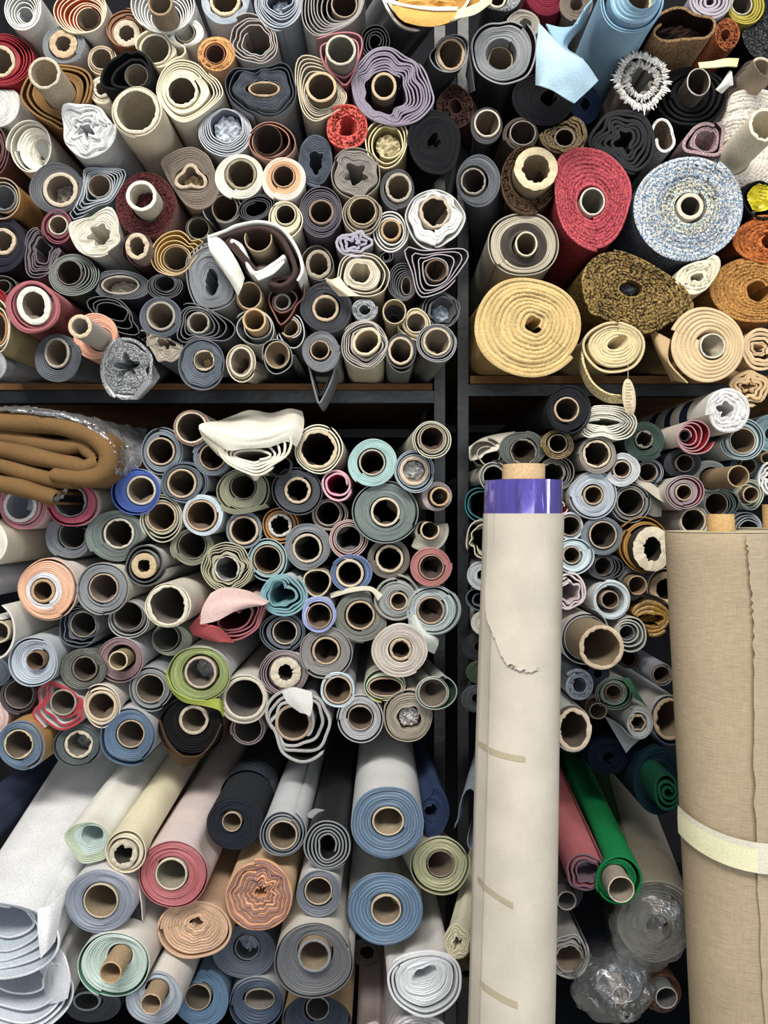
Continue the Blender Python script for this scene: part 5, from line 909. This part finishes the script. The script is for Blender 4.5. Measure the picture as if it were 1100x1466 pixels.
sheet('loose_flap', ob('stiff-flapped grey roll'), [[(926, 704, 4), (938, 714, 4), (948, 722, 4)], [(926, 736, 4), (938, 740, 4), (947, 739, 4)]], '#6a6c64', 'vinyl')
sheet('loose_flap', ob('green-lined grey roll'), [[(890, 972, 6), (900, 970, 6), (906, 978, 6)], [(901, 986, 6.5), (912, 992, 6.5), (916, 996, 6)], [(910, 1000, 6), (920, 1006, 6), (926, 1012, 5.5)]], '#2f6242', 'vinyl', label='dark green lining flap')
sheet('loose_flap', ob('hexagonal bone core roll'), [[(866, 1025, 3), (876, 1030, 4), (890, 1040, 6)], [(882, 1052, 4), (892, 1056, 5), (904, 1054, 7)], [(897, 1078, 5), (906, 1068, 6), (917, 1058, 8)]], '#7f8a90', 'vinyl')
sheet('loose_flap', ob('scribbled-core slate roll'), [[(184, 1244, 14), (196, 1262, 18), (202, 1290, 19), (204, 1318, 18)], [(192, 1240, 10), (206, 1262, 14), (208, 1292, 16), (207, 1322, 16)]], '#dcdadb', 'vinyl', label='white backing flap')
sheet('loose_flap', ob('scribbled-core slate roll'), [[(194, 1290, 17), (200, 1300, 17), (204, 1316, 17)], [(182, 1312, 17), (190, 1322, 17), (202, 1326, 17)], [(168, 1330, 17), (178, 1336, 17), (192, 1336, 17)]], '#26282c', 'vinyl')
sheet('loose_flap', ob('straw beige roll'), [[(834, 500, 9), (836, 520, 10), (848, 546, 10), (868, 562, 10), (890, 566, 9)], [(830, 505, 6), (831, 528, 7), (843, 556, 8), (866, 574, 8), (892, 577, 8)]], '#cdb880', 'boucle', th=.004, label='woven straw strip hanging in a loop')
sheet('loose_flap', ob('sand roll'), [[(930, 470, 6), (945, 478, 8), (960, 486, 10)], [(940, 500, 6), (946, 506, 9), (958, 518, 10.5)], [(962, 545, 5), (970, 545, 8), (985, 548, 10)]], '#c8a878', 'cloth', th=.003)
sheet('loose_flap', ob('black-lined wrap'), [[(404, 990, 9), (420, 984, 9.4), (446, 990, 9)], [(412, 1006, 9), (428, 1004, 9.6), (448, 1008, 9.2)], [(430, 1020, 9), (438, 1022, 9.2), (444, 1026, 9)]], '#d9d8d4', 'vinyl', label='white paper scrap')
sheet('loose_flap', ob('hollow white sheet'), [[(79, 1352, 22), (92, 1368, 24), (100, 1400, 25), (96, 1430, 25)], [(60, 1376, 20), (74, 1384, 22), (82, 1408, 23), (80, 1436, 23)], [(58, 1390, 17), (64, 1400, 18), (62, 1420, 18), (52, 1440, 18)]], '#dde0e8', 'cloth', th=.003)
sheet('loose_flap', ob('huge white roll'), [[(-40, 1295, 27), (0, 1312, 28), (42, 1330, 28), (66, 1326, 28), (80, 1310, 26)], [(-40, 1312, 28), (0, 1326, 29), (44, 1340, 29), (64, 1350, 29), (76, 1340, 27)], [(56, 1336, 28), (58, 1346, 28.5), (60, 1356, 29), (61, 1372, 29), (70, 1362, 28)]], '#e3e4e6', 'cloth', th=.003, label='white outer cloth with a hanging corner') if False else None
sheet('loose_flap', ob('huge white roll'), [[(54, 1300, 26.5), (70, 1296, 26), (90, 1280, 24)], [(55, 1336, 27.5), (68, 1334, 27.4), (84, 1320, 25)], [(59, 1372, 27.6), (66, 1362, 27.5), (78, 1348, 26)]], '#e0e2e4', 'cloth', th=.003, label='hanging white corner')
sheet('loose_flap', ob('grey-edged black spiral'), [[(440, 1166, 12.4), (450, 1158, 12.4), (466, 1160, 12.4), (480, 1166, 12.4)], [(441, 1170, 12.6), (452, 1172, 12.6), (466, 1168, 12.6), (482, 1170, 12.6)]], '#8b8f94', 'vinyl', th=.002)
sheet('loose_flap', ob('torn-hollow grey-green roll'), [[(672, 640, -2), (690, 628, -2), (712, 622, -2), (738, 618, 0)], [(672, 652, 0), (690, 646, 2), (704, 640, 3), (722, 634, 4)], [(674, 660, 2), (688, 656, 4), (694, 650, 4), (712, 645, 5)]], '#d3cdbd', 'vinyl', label='torn cream outer flap')
sheet('loose_flap', ob('large grey roll'), [[(672, 78, 6), (676, 100, 6), (680, 130, 5)], [(667, 108, 3), (670, 120, 3), (672, 134, 2)]], '#55565a', 'cloth')
# white crusted end of the kraft-lined wrap
sheet('paper_edge', ob('kraft-lined grey wrap'), [[(640, 8, 11), (656, 14, 11), (680, 6, 11), (706, -6, 10)], [(648, 28, 11), (660, 26, 11), (682, 20, 11), (704, 4, 10)]], '#d9cdac', 'cardboard', label='cream paper edge')
sheet('paper_edge', ob('kraft-lined grey wrap'), [[(548, -6, 10.5), (580, 6, 11), (620, 10, 11), (656, 10, 11)], [(552, 4, 10.8), (582, 10, 11.3), (620, 15, 11.4), (654, 15, 11.3)]], '#e3ddca', 'cardboard')
sheet('paper_layer', ob('kraft-lined grey wrap'), [[(560, 8, 11), (590, 12, 11), (620, 14, 11), (652, 14, 11)], [(570, 24, 11), (592, 26, 11.3), (620, 27, 11.3), (653, 22, 11)], [(580, 32, 11), (600, 37, 11), (622, 38, 11), (642, 33, 11)]], '#d9a44c', 'cardboard', label='torn mustard kraft paper')
# dark bands round the white terry roll
R = BY['navy-banded white roll']; D = D0 - R['d'] / 100; s = D / F
def ring_band(root, rad, y0, y1, col, mat='cloth', name='stripe'):
    t = np.linspace(0, 2 * np.pi, 49)
    P = [[(rad * np.cos(a), y, rad * np.sin(a)) for a in t] for y in np.linspace(y0, y1, 4)]
    m = MB(); m.grid(P, lin(col), mat); return m.build(name, root)
for y0, y1 in ((.085, .125), (.172, .205), (.26, .30)): ring_band(R['obj'], 33.6 * s, y0, y1, '#232c4a')['label'] = 'navy woven stripe'
R = BY['solid black felt roll']; s = (D0 - R['d'] / 100) / F
ring_band(R['obj'], 42.5 * s, .13, .20, '#3a424e', 'foil_plastic', 'plastic_sleeve')['label'] = 'clear plastic sleeve pushed back'
# printed label on the jutting core
def printed_lines(parent, pts, col, name='printed_text', h=1.4):
    m = MB()
    for x0, y0, x1, y1, d in pts:
        a, b_, c, e = W(x0, y0, d), W(x1, y1, d), W(x1, y1 + h, d), W(x0, y0 + h, d)
        L0 = np.array(parent.location)
        m.grid([[a - L0, b_ - L0], [e - L0, c - L0]], lin(col), 'cardboard')
    return m.build(name, parent)
R = BY['peach roll']; Dk = D0 - .04 - .10; s = Dk / F
kc = W(114, 467, 14); L0 = np.array(R['obj'].location)
def tube_patch(parent, c, rad, a0, a1, y0, y1, col, mat, name):
    t = np.radians(np.linspace(a0, a1, 12)); L0 = np.array((parent.parent or parent).location)
    P = [[(c[0] + rad * math.cos(a) - L0[0], c[1] + y - L0[1], c[2] + rad * math.sin(a) - L0[2]) for a in t] for y in np.linspace(y0, y1, 3)]
    m = MB(); m.grid(P, lin(col), mat); return m.build(name, parent)
tube_patch(R['core'], kc, 17.2 * s, -170, 60, .014, .085, '#b7b3aa', 'cardboard', 'core_label')['label'] = 'grey printed label on the core'
rgx = random.Random(3)
for row in range(5):
    a = -120 + row * 26; y = .02
    while y < .078:
        w = rgx.uniform(.004, .012); tube_patch(R['core'], kc, 17.35 * s, a, a + 9, y, min(y + w, .08), '#5c5a58', 'cardboard', 'printed_text'); y += w + .004
R = BY['yellow bag roll']
printed_lines(R['obj'], [(1086, 264, 1099, 267, 9.5), (1086, 268, 1093, 269.6, 9.5), (1095, 270, 1100, 271, 9.5), (1086, 274, 1098, 276, 9.4), (1088, 279, 1098, 281.5, 9.4), (1086, 283.5, 1092, 285, 9.4)], '#6b6410')
R = BY['scribbled-core slate roll']; kc = W(144, 1290, R['d']); sk = (D0 - R['d'] / 100) / F
for a0, a1, y0, y1 in ((-38, -20, .016, .02), (-24, -20, .018, .036), (-16, 4, .02, .023), (0, 4, .02, .04), (8, 22, .024, .027), (-40, -36, .02, .034)):
    tube_patch(R['core'], kc, 22.4 * sk, a0, a1, y0, y1, '#3a3430', 'cardboard', 'scribble')
# fringe of the white fringed roll
def fringe(parent, pts, ln, cnt, col, d, name='fringe', sd=4):
    rg = np.random.default_rng(sd); poly = smooth_closed(pts, 8); c = poly.mean(0); m = MB(); L0 = np.array(parent.location)
    for q in range(cnt):
        p = poly[rg.integers(len(poly))] + rg.normal(0, 1.2, 2); u = (p - c); u /= np.linalg.norm(u) + 1e-6
        u = u + rg.normal(0, .35, 2); w = np.array([-u[1], u[0]]) * .6; l = ln * rg.uniform(.5, 1.2)
        A = [W(*(p - w), d), W(*(p + w), d)]; B = [W(*(p + u * l * .5 - w), d + rg.uniform(0, .3)), W(*(p + u * l * .5 + w), d + .2)]; E = [W(*(p + u * l - w * .4), d + rg.uniform(-.2, .3)), W(*(p + u * l + w * .4), d + .4)]
        m.grid(np.array([A, B, E]) - L0, lin(col) * rg.uniform(.85, 1.1), 'cloth')
    o = m.build(name, parent); o['kind'] = 'stuff'; return o
R_d = BY['white fringed roll']['d']
fp = [(890, 104), (900, 86), (914, 82), (928, 86), (938, 92), (948, 100), (950, 122), (940, 138), (922, 150), (906, 144), (894, 132), (888, 118)]
fringe(ob('white fringed roll'), fp, 6, 900, '#f4f2ec', R_d + .4)
fringe(ob('white fringed roll'), [(c0 * .6 + 919 * .4, c1 * .6 + 116 * .4) for c0, c1 in fp], 6, 400, '#d9d6d0', R_d + .6, sd=7)
# ---- scraps on the black cloth roll
def thing(o, label, cat, group=None):
    o['label'] = label; o['category'] = cat
    if group: o['group'] = group
    return o
thing(sheet('ribbon', None, [[(1000, 90, 13), (1020, 88, 14), (1040, 84, 14), (1058, 84, 13)], [(1002, 98, 13.4), (1022, 97, 14.6), (1042, 95, 14.4), (1055, 96, 13.4)]], '#d9d29a', 'vinyl', th=.002), 'crumpled pale yellow ribbon lying under the burlap roll', 'ribbon')
thing(sheet('tape_scrap', None, [[(1025, 128, 12), (1034, 118, 13), (1044, 102, 13)], [(1029, 131, 12.4), (1038, 121, 13.4), (1048, 103, 13.3)], [(1034, 134, 12), (1044, 124, 12.6), (1050, 122, 12.6)]], '#dcd9d2', 'vinyl', th=.001), 'white tape scrap curled on the black cloth roll', 'tape')
# ---- paper tag hung from the straw beige roll
def disc(name, cx, cy, rx, ry, d, th, col, mat, rot=0):
    t = np.linspace(0, 2 * np.pi, 41)[:-1]; c = W(cx, cy, d); s = (D0 - d / 100) / F; ca, sa = math.cos(rot), math.sin(rot)
    def ring(kx, y): return [((rx * kx * math.cos(a) * ca - ry * kx * math.sin(a) * sa) * s, y, (rx * kx * math.cos(a) * sa + ry * kx * math.sin(a) * ca) * s) for a in t]
    m = MB(); m.grid([ring(.02, 0), ring(1, 0), ring(1, th), ring(.02, th)], lin(col), mat, wrap=True); return m.build(name, loc=c)
tag = thing(disc('paper_tag', 901, 569, 9.5, 27, 12, .001, '#dcc9a4', 'cardboard', .09), 'oval beige paper tag hanging below the straw beige roll', 'tag')
printed_lines(tag, [(896, 548 + 4.3 * q, 903 + (q % 3) * 1.5, 548.4 + 4.3 * q, 12.15) for q in range(9)], '#a08c66', h=1.0)
m = MB(); a_, b_ = W(898.3, 512, 12), W(899.5, 543, 12.1); L0 = np.array(tag.location)
m.grid([[p + np.array([.0006 * math.cos(q), .0006 * math.sin(q), 0]) - L0 for q in (0, 1.57, 3.14, 4.71)] for p in (a_, (a_ + b_) / 2 + [.001, 0, 0], b_)], lin('#cbb891'), 'cardboard', wrap=True); m.build('thread', tag)

# ---- folded cloths
def fold(parent, pts, t, d, depth, col, mat='cloth', name='fold', rnd=1.0):
    """a puffy folded layer seen end on: a band with a rounded front along a line in the frame"""
    P = catmull(np.array(pts, float), 8); n = len(P)
    tg = np.gradient(P, axis=0); tg /= np.linalg.norm(tg, axis=1, keepdims=True); nr = np.stack([tg[:, 1], -tg[:, 0]], -1)
    tt = np.full(n, float(t)) if np.isscalar(t) else np.interp(np.linspace(0, 1, n), np.linspace(0, 1, len(t)), t)
    tt = tt * (1 + .05 * np.sin(np.arange(n) * .55)); tt[0] *= .6; tt[-1] *= .6
    L0 = np.array(parent.location); rows = []
    s = (D0 - d / 100) / F
    for a in np.r_[[-1.0], np.linspace(-90, 90, 9), [1.0]]:
        if abs(a) == 1.0: off, dd = a, None
        else: off, dd = math.sin(math.radians(a)), math.cos(math.radians(a))
        row = []
        for i in range(n):
            p = P[i] + nr[i] * off * tt[i] / 2
            w = W(p[0], p[1], d)
            w[1] += depth if dd is None else (1 - dd) * tt[i] * .5 * s * rnd
            row.append(w - L0)
        rows.append(row)
    e = np.array(rows); m = MB(); m.grid(e, lin(col), mat, flip=True)
    return m.build(name, parent)
fc = bpy.data.objects.new('folded_cloth', None); COL.objects.link(fc); fc.location = W(60, 650, 10)
thing(fc, 'thick brown cloth folded in five layers inside torn clear plastic', 'cloth')
BR = '#7a5a33'
fold(fc, [(-60, 598), (0, 603), (50, 605), (95, 612), (128, 624), (148, 642), (150, 664), (136, 680), (110, 684), (70, 679), (30, 668), (-10, 654), (-60, 640)][:10], [26, 28, 26, 28, 30, 28, 26, 20], 12, .5, BR)
fold(fc, [(-60, 622), (0, 625), (45, 633), (85, 639), (112, 637), (124, 648), (132, 656)], [24, 23, 22, 20, 14], 10.5, .5, BR)
fold(fc, [(-60, 636), (0, 643), (50, 654), (95, 664), (116, 668), (138, 660)], [24, 26, 24, 18], 11.5, .5, BR)
fold(fc, [(-60, 655), (-10, 664), (30, 676), (70, 686), (100, 689)], [22, 24, 24, 20], 11, .5, BR)
fold(fc, [(-60, 682), (-10, 691), (30, 700), (60, 709), (76, 713)], [22, 25, 24, 20], 12.5, .5, BR)
sheet('plastic_wrap', fc, [[(-20, 584, 6), (30, 582, 4), (80, 588, 2), (130, 598, 0), (175, 608, -4), (210, 614, -10)], [(-20, 588, 11), (30, 588, 11), (80, 592, 10), (130, 606, 9), (168, 622, 4), (208, 640, 0)],
      [(100, 596, 11.5), (125, 606, 11.5), (150, 622, 11), (166, 646, 10), (184, 650, 6), (204, 662, 3)], [(164, 640, 11), (165, 650, 11), (164, 662, 11), (168, 678, 10), (174, 680, 7), (186, 676, 4)]], '#ffffff', 'crumpled_plastic', th=.0006, n=8, noise=.0022, label='crumpled clear plastic wrap')
sheet('plastic_wrap', fc, [[(76, 716, 10), (84, 706, 9), (95, 697, 8)], [(80, 720, 9), (90, 712, 8), (98, 702, 7)]], '#ffffff', 'crumpled_plastic', th=.0006, noise=.001)
wr = ob('white folded cotton')
WH = '#e8e3d2'
sheet('drape', wr, [[(312, 604, 0), (334, 596, -4), (358, 588, -6), (388, 592, -6), (414, 586, -6), (433, 590, -5)], [(300, 605, 6), (330, 605, 4), (358, 600, 3), (390, 602, 2), (420, 594, 2), (435, 602, 2)],
      [(286, 609, 9), (316, 612, 10), (350, 620, 10.5), (386, 618, 10.5), (416, 606, 9), (434, 614, 7)], [(290, 618, 10), (320, 628, 11), (350, 634, 11.2), (386, 630, 11), (414, 620, 10), (430, 628, 8)],
      [(318, 640, 10.4), (330, 645, 10.8), (352, 642, 10.8), (384, 640, 10.6), (410, 632, 9.8), (424, 640, 8)]], WH, 'cloth', th=.003, n=9)
sheet('drape', wr, [[(285, 613, 9), (300, 624, 9.8), (320, 640, 10.3)], [(292, 628, 8.8), (306, 640, 9.4), (324, 652, 10)], [(302, 640, 8), (314, 652, 8.8), (330, 662, 9.4)]], '#e0d8bc', 'cloth', th=.003)
sheet('corner', wr, [[(352, 676, 8), (364, 678, 9), (376, 676, 8)], [(360, 682, 8), (366, 684, 8.6), (372, 682, 8)], [(364, 687, 7.8), (366, 688, 8), (368, 687, 7.8)]], WH, 'cloth')

fold(ob('smooth grey roll'), [(437, 492), (440, 512), (446, 540), (452, 564), (457, 577), (465, 565), (474, 545), (481, 520), (486, 494)], 3, 9.5, .1, '#6f7275', 'vinyl', 'loose_flap')
fold(ob('smooth grey roll'), [(441, 512), (448, 540), (458, 566), (470, 545), (478, 518)], 1.6, 9.2, .1, '#2a2b2e', 'vinyl', 'loose_flap')
fold(ob('white-draped tan core'), [(300, 338), (322, 330), (340, 322), (372, 317), (402, 326), (424, 354), (433, 384), (426, 402)], 5, 9.4, .3, '#e0ded6', 'cloth', 'loose_flap')
fold(ob('white-draped tan core'), [(303, 344), (330, 333), (350, 328), (374, 325), (398, 336), (415, 362), (422, 390), (404, 408), (384, 404)], 8, 9, .3, '#4a3833', 'cloth', 'loose_flap')
fold(ob('white-draped tan core'), [(330, 344), (344, 352), (352, 372), (362, 390), (376, 388), (392, 378), (408, 366)], 8, 9.8, .3, '#dad9d6', 'cloth', 'loose_flap')
# ---- clear bags
def bag(parent, rings, noise, name, label, seed=2, n=44):
    """rings of (cx, cy, rx, ry, d): a clear bag drawn over a roll and gathered at its front"""
    rg = np.random.default_rng(seed); L0 = np.array(parent.location); rings = catmull(np.array(rings, float), 6); rows = []
    ph = rg.uniform(0, 6.3, 4)
    for i, (cx, cy, rx, ry, d) in enumerate(rings):
        row = []
        for a in np.linspace(0, 2 * np.pi, n, endpoint=False):
            f = 1 + noise * (np.sin(7 * a + ph[0] + i * .12) + .7 * np.sin(12 * a + ph[1] - i * .2) + .5 * np.sin(19 * a + ph[2])) + rg.normal(0, noise * .35)
            row.append(W(cx + rx * f * math.cos(a), cy + ry * f * math.sin(a), d + rg.normal(0, .12)) - L0)
        rows.append(row)
    m = MB(); m.grid(rows, (1, 1, 1), 'clear_plastic', wrap=True); o = m.build(name, parent); o['label'] = label; return o
bag(ob('plastic-sleeved beige roll'), [(905, 1268, 50, 52, -12), (915, 1295, 53, 58, 5), (928, 1325, 56, 63, 17), (932, 1328, 54, 60, 20), (944, 1322, 36, 42, 23), (952, 1326, 17, 24, 25), (956, 1332, 7, 12, 26)], .035, 'plastic_sleeve', 'shiny clear plastic sleeve')
bag(ob('bagged tube'), [(878, 1370, 42, 40, 6), (884, 1395, 50, 48, 14), (878, 1412, 60, 50, 19), (884, 1425, 48, 40, 22), (893, 1442, 20, 20, 24), (897, 1450, 7, 7, 25), (898, 1456, 11, 9, 26.5), (898, 1457, 3, 3, 27)], .045, 'knotted_bag', 'clear plastic bag gathered in a knot', 5)

# ------------------------------------------------------------------ standing rolls in front
class Stand:
    def __init__(s, top, bot): s.a, s.b = np.array(top, float), np.array(bot, float)   # axis points
    def at(s, z): t = (z - s.a[2]) / (s.b[2] - s.a[2]); return s.a + (s.b - s.a) * t
    def surf(s, o0, th, zs, rad, zoff=None):
        rows = []
        for i, z in enumerate(zs):
            row = []
            for j, a in enumerate(th):
                zz = z + (zoff[i][j] if zoff is not None else 0)
                rr = rad(a, zz) if callable(rad) else rad
                c = s.at(zz); row.append((c[0] + rr * math.sin(a) - o0[0], c[1] - rr * math.cos(a) - o0[1], zz - o0[2]))
            rows.append(row)
        return rows
T1, T2 = np.array([(748.5 - CX) / F * 1.20, 1.20, CZ - 2 / F * 1.20]), np.array([(731.0 - CX) / F * 1.115, 1.115, CZ - 733 / F * 1.115])
S1 = Stand(T1, T2)
def px_z(S, py):                                                     # height of the axis point seen at row py
    z = CZ
    for _ in range(20): z = CZ - (py - CY) / F * S.at(z)[1]
    return z
st = bpy.data.objects.new('film_roll', None); COL.objects.link(st); base_p = S1.at(0.0); st.location = base_p
thing(st, 'tall roll in kraft paper with a violet film end, leaning on the rack', 'roll')
FULL = np.linspace(-np.pi, np.pi, 73)
RK = .0617
def kraft_r(a, z):
    f = RK + (.0013 if -.95 < a < 1.7 else 0)
    if -1.35 < a < -.93: f = RK * min(1.03, math.cos(.21) / max(math.cos(a + 1.14), .5) * 1.0)     # flat facet of the folded edge
    return f + .0006 * math.sin(5 * a + 9 * z)
m = MB(); zt = px_z(S1, 735)
m.grid(S1.surf(base_p, np.linspace(-np.pi, np.pi, 181), np.linspace(zt, 0.002, 40), kraft_r), lin('#c1b8a8'), 'kraft'); 
m.grid([S1.surf(base_p, FULL, [zt], kraft_r)[0], S1.surf(base_p, FULL, [zt], .0585)[0]], lin('#c1b8a8'), 'kraft')
m.build('kraft_wrap', st)['label'] = 'pale kraft paper wrap'
m = MB(); z1 = px_z(S1, 688)
m.grid(S1.surf(base_p, FULL, [zt - .001, zt, (zt + z1) / 2, z1 - .002, z1], lambda a, z: .0603 + .0005 * math.sin(7 * a) + .0003 * math.sin(13 * a)), lin('#5546b4'), 'film')
for k0, k1 in ((.0603, .055), (.055, .046), (.046, .036), (.036, .031)): m.grid([S1.surf(base_p, FULL, [z1 + (.0006 if k0 < .06 else 0)], k0)[0], S1.surf(base_p, FULL, [z1 - .0006], k1)[0]], lin('#5a4cac'), 'film')
m.build('film', st)['label'] = 'glossy violet plastic film'
m = MB(); z2 = px_z(S1, 665)
m.grid(S1.surf(base_p, FULL, [z1 - .03, z1, z2 - .001, z2], .0332), lin('#cba878'), 'cardboard'); m.grid([S1.surf(base_p, FULL, [z2], .0332)[0], S1.surf(base_p, FULL, [z2], .029)[0], S1.surf(base_p, FULL, [z1 - .03], .029)[0]], lin('#b8925e'), 'cardboard')
m.build('cardboard_core', st)
def solve_a(S, R_, z, px):                                           # angle on the surface that shows at column px at height z
    c = S.at(z); lo, hi = -1.5, 1.5
    for _ in range(40):
        m_ = (lo + hi) / 2
        if CX + F * (c[0] + R_ * math.sin(m_)) / (c[1] - R_ * math.cos(m_)) < px: lo = m_
        else: hi = m_
    return lo
def s1a(px, py): return solve_a(S1, RK, px_z(S1, py), px)
# torn outer paper
tears = [(700, 735), (699, 800), (698, 868), (706, 895), (718, 922), (726, 938), (738, 944), (752, 949), (762, 949), (772, 945)]
edge = [(s1a(px, py), px_z(S1, py)) for px, py in tears]
rows = []
rgt = np.random.default_rng(9)
for i, (a, z) in enumerate(catmull(np.array(edge), 6)):
    row = []
    zt_ = z; nz_ = rgt.normal(0, .0014) if i > 18 else 0; at_ = a + rgt.normal(0, .006)
    for k in np.linspace(0, 1, 9):
        aa = at_ + (s1a(778, 900) - at_) * k; zz = zt_ + (px_z(S1, 760) - zt_) * 0 * k
        zz = zt_ + nz_ * (1 - k) ** 4
        lift = .0016 + .0045 * (1 - k) ** 3 * min(1, i / 25) * max(0, 1 - (i / 54) ** 4)
        c = S1.at(zz); row.append((c[0] + (RK + lift) * math.sin(aa) - base_p[0], c[1] - (RK + lift) * math.cos(aa) - base_p[1], zz - base_p[2]))
    rows.append(row)
m = MB(); m.grid(rows, lin('#c1b8a8'), 'kraft'); m.build('torn_paper', st)['label'] = 'torn edge of the outer paper'
for (xa, xb, ya, yb, h_) in ((684, 752, 1056, 1064, 8), (684, 735, 1243, 1262, 8), (688, 741, 1380, 1395, 9)):
    P = []
    for q in (0, 1):
        P.append([])
        for k in np.linspace(0, 1, 12):
            px, py = xa + (xb - xa) * k, ya + (yb - ya) * k + q * h_; z = px_z(S1, py); a = s1a(px, py); c = S1.at(z)
            rr = kraft_r(a, z) + .0008
            P[-1].append((c[0] + rr * math.sin(a) - base_p[0], c[1] - rr * math.cos(a) - base_p[1], z - base_p[2]))
    m = MB(); m.grid(P, lin('#a89b80'), 'kraft'); m.build('tape_strip', st)['label'] = 'yellowed tape strip'
# linen roll
def linen(name, label, cxt, cxb, D, Rr, pytop, pycore, rc, corex=0):
    S = Stand(((cxt - CX) / F * D, D, CZ - 30 / F * D), ((cxb - CX) / F * D, D - .03, CZ - 733 / F * D))
    e = bpy.data.objects.new(name, None); COL.objects.link(e); b0 = S.at(0.0); e.location = b0; thing(e, label, 'roll')
    z0 = CZ - (pytop - CY) / F * (D - Rr)
    m = MB(); m.grid(S.surf(b0, FULL, np.r_[z0, z0 - .002, np.linspace(z0 - .03, .002, 30)], lambda a, z: Rr + .0006 * math.sin(3 * a + 5 * z) - (.001 if z > z0 - .001 else 0)), lin('#ae9a7c'), 'linen')
    N = 26; prof = []
    for q in range(N):
        ra = Rr - (Rr - rc - .002) * q / N; rb = Rr - (Rr - rc - .002) * (q + .7) / N
        prof += [S.surf(b0, FULL, [z0 + .0012], ra)[0], S.surf(b0, FULL, [z0 + .0012], rb)[0], S.surf(b0, FULL, [z0 - .002], rb - .0003)[0]]
    m.grid(prof, lin('#cdbf9c'), 'linen'); m.build('linen_cloth', e)
    zc = CZ - (pycore - CY) / F * (D - rc); m = MB()
    ci = S.surf(b0, FULL, [z0 - .05, z0, zc - .001, zc], rc)
    m.grid(ci, lin('#c9a064'), 'cardboard'); m.grid([S.surf(b0, FULL, [zc], rc)[0], S.surf(b0, FULL, [zc], rc - .004)[0], S.surf(b0, FULL, [z0 - .05], rc - .004)[0]], lin('#b08a52'), 'cardboard')
    m.build('cardboard_core', e); return e, S, b0, z0, Rr
e, S2, b2, z2, R2 = linen('linen_roll', 'tall natural linen roll standing in front, belted with cream tape', 1033, 1058, 1.15, .079, 764, 736, .0195)
linen('linen_roll', 'second standing roll with a tan core, behind the taped linen roll', 1112, 1126, 1.33, .06, 758, 722, .021)
z_at = lambda py: CZ - (py - CY) / F * (1.13 - R2)
def s2a(px, py): return solve_a(S2, R2, z_at(py), px)
ev = [(1064, 766), (1067, 790), (1070, 830), (1074, 870), (1076, 920), (1076, 1000), (1077, 1100), (1081, 1200), (1086, 1320), (1094, 1466), (1100, 1600)]
rows = []; ee = catmull(np.array([(s2a(*p), z_at(p[1])) for p in ev]), 8)
for i, (a, z) in enumerate(ee):
    a = a + rgt.normal(0, .012)
    rows.append([]); 
    for k in np.linspace(0, 1, 12):
        aa = a + (2.6 - a) * k; lift = .002 + .006 * max(0, 1 - k * 5) ** 2 * (1 if i < 60 else .4); c = S2.at(z)
        rows[-1].append((c[0] + (R2 + lift) * math.sin(aa) - b2[0], c[1] - (R2 + lift) * math.cos(aa) - b2[1], z - b2[2]))
m = MB(); m.grid(rows, lin('#b19e80'), 'linen'); m.build('loose_flap', e)['label'] = 'overlapping linen edge, frayed'
def tape(pa, pb, pc, h0, h1, col, off, name, lab, mat='vinyl'):
    P = []
    for q in np.linspace(0, 1, 3):
        P.append([])
        for k in np.linspace(0, 1, 20):
            px = (1 - k) ** 2 * pa[0] + 2 * k * (1 - k) * pb[0] + k * k * pc[0]; py = (1 - k) ** 2 * pa[1] + 2 * k * (1 - k) * pb[1] + k * k * pc[1] + h0 + (h1 - h0) * q
            a = s2a(px, py); z = z_at(py); c = S2.at(z); rr = R2 + off + (.0085 * 0)
            P[-1].append((c[0] + rr * math.sin(a) - b2[0], c[1] - rr * math.cos(a) - b2[1], z - b2[2]))
    m = MB(); m.grid(P, lin(col), mat); m.build(name, e)['label'] = lab
tape((971, 1178), (1010, 1200), (1112, 1206), 0, 43, '#d6d2bd', .0095, 'tape_band', 'wide pale tape band')
tape((973, 1186), (1008, 1206), (1082, 1212), 0, 34, '#e3dfb2', .0104, 'tape_band', 'cream masking tape')

# ------------------------------------------------------------------ what each roll is called
LMS = [R for R in ROLLS if R.get('lm')]
def words_n(t): return len(t.split())
for R in ROLLS:
    o = R['obj']; o['category'] = R.get('cat', 'roll'); o['group'] = R['region']
    if R.get('lm') and words_n(R['desc']) >= 6: o['label'] = R['desc']; continue
    near = sorted((math.hypot(R['cx'] - q['cx'], R['cy'] - q['cy']), q['lm']) for q in LMS if q is not R and 0 <= q['cx'] <= 1100 and 0 <= q['cy'] <= 1466)
    o['label'] = R['desc']
    for dist, lmn in near[:3]:
        q = BY[lmn]; dx, dy = q['cx'] - R['cx'], q['cy'] - R['cy']
        rel = 'below' if dy < -abs(dx) * .9 else 'above' if dy > abs(dx) * .9 else 'beside'
        if dist > 120: rel = 'near'
        t = f"{R['desc']}, {rel} the {lmn}"
        if words_n(t) <= 16: o['label'] = t; break
seen = {}
for R in ROLLS:
    if R['obj']['label'] in seen: print('DUPLICATE LABEL', R['obj']['label'])
    seen[R['obj']['label']] = 1
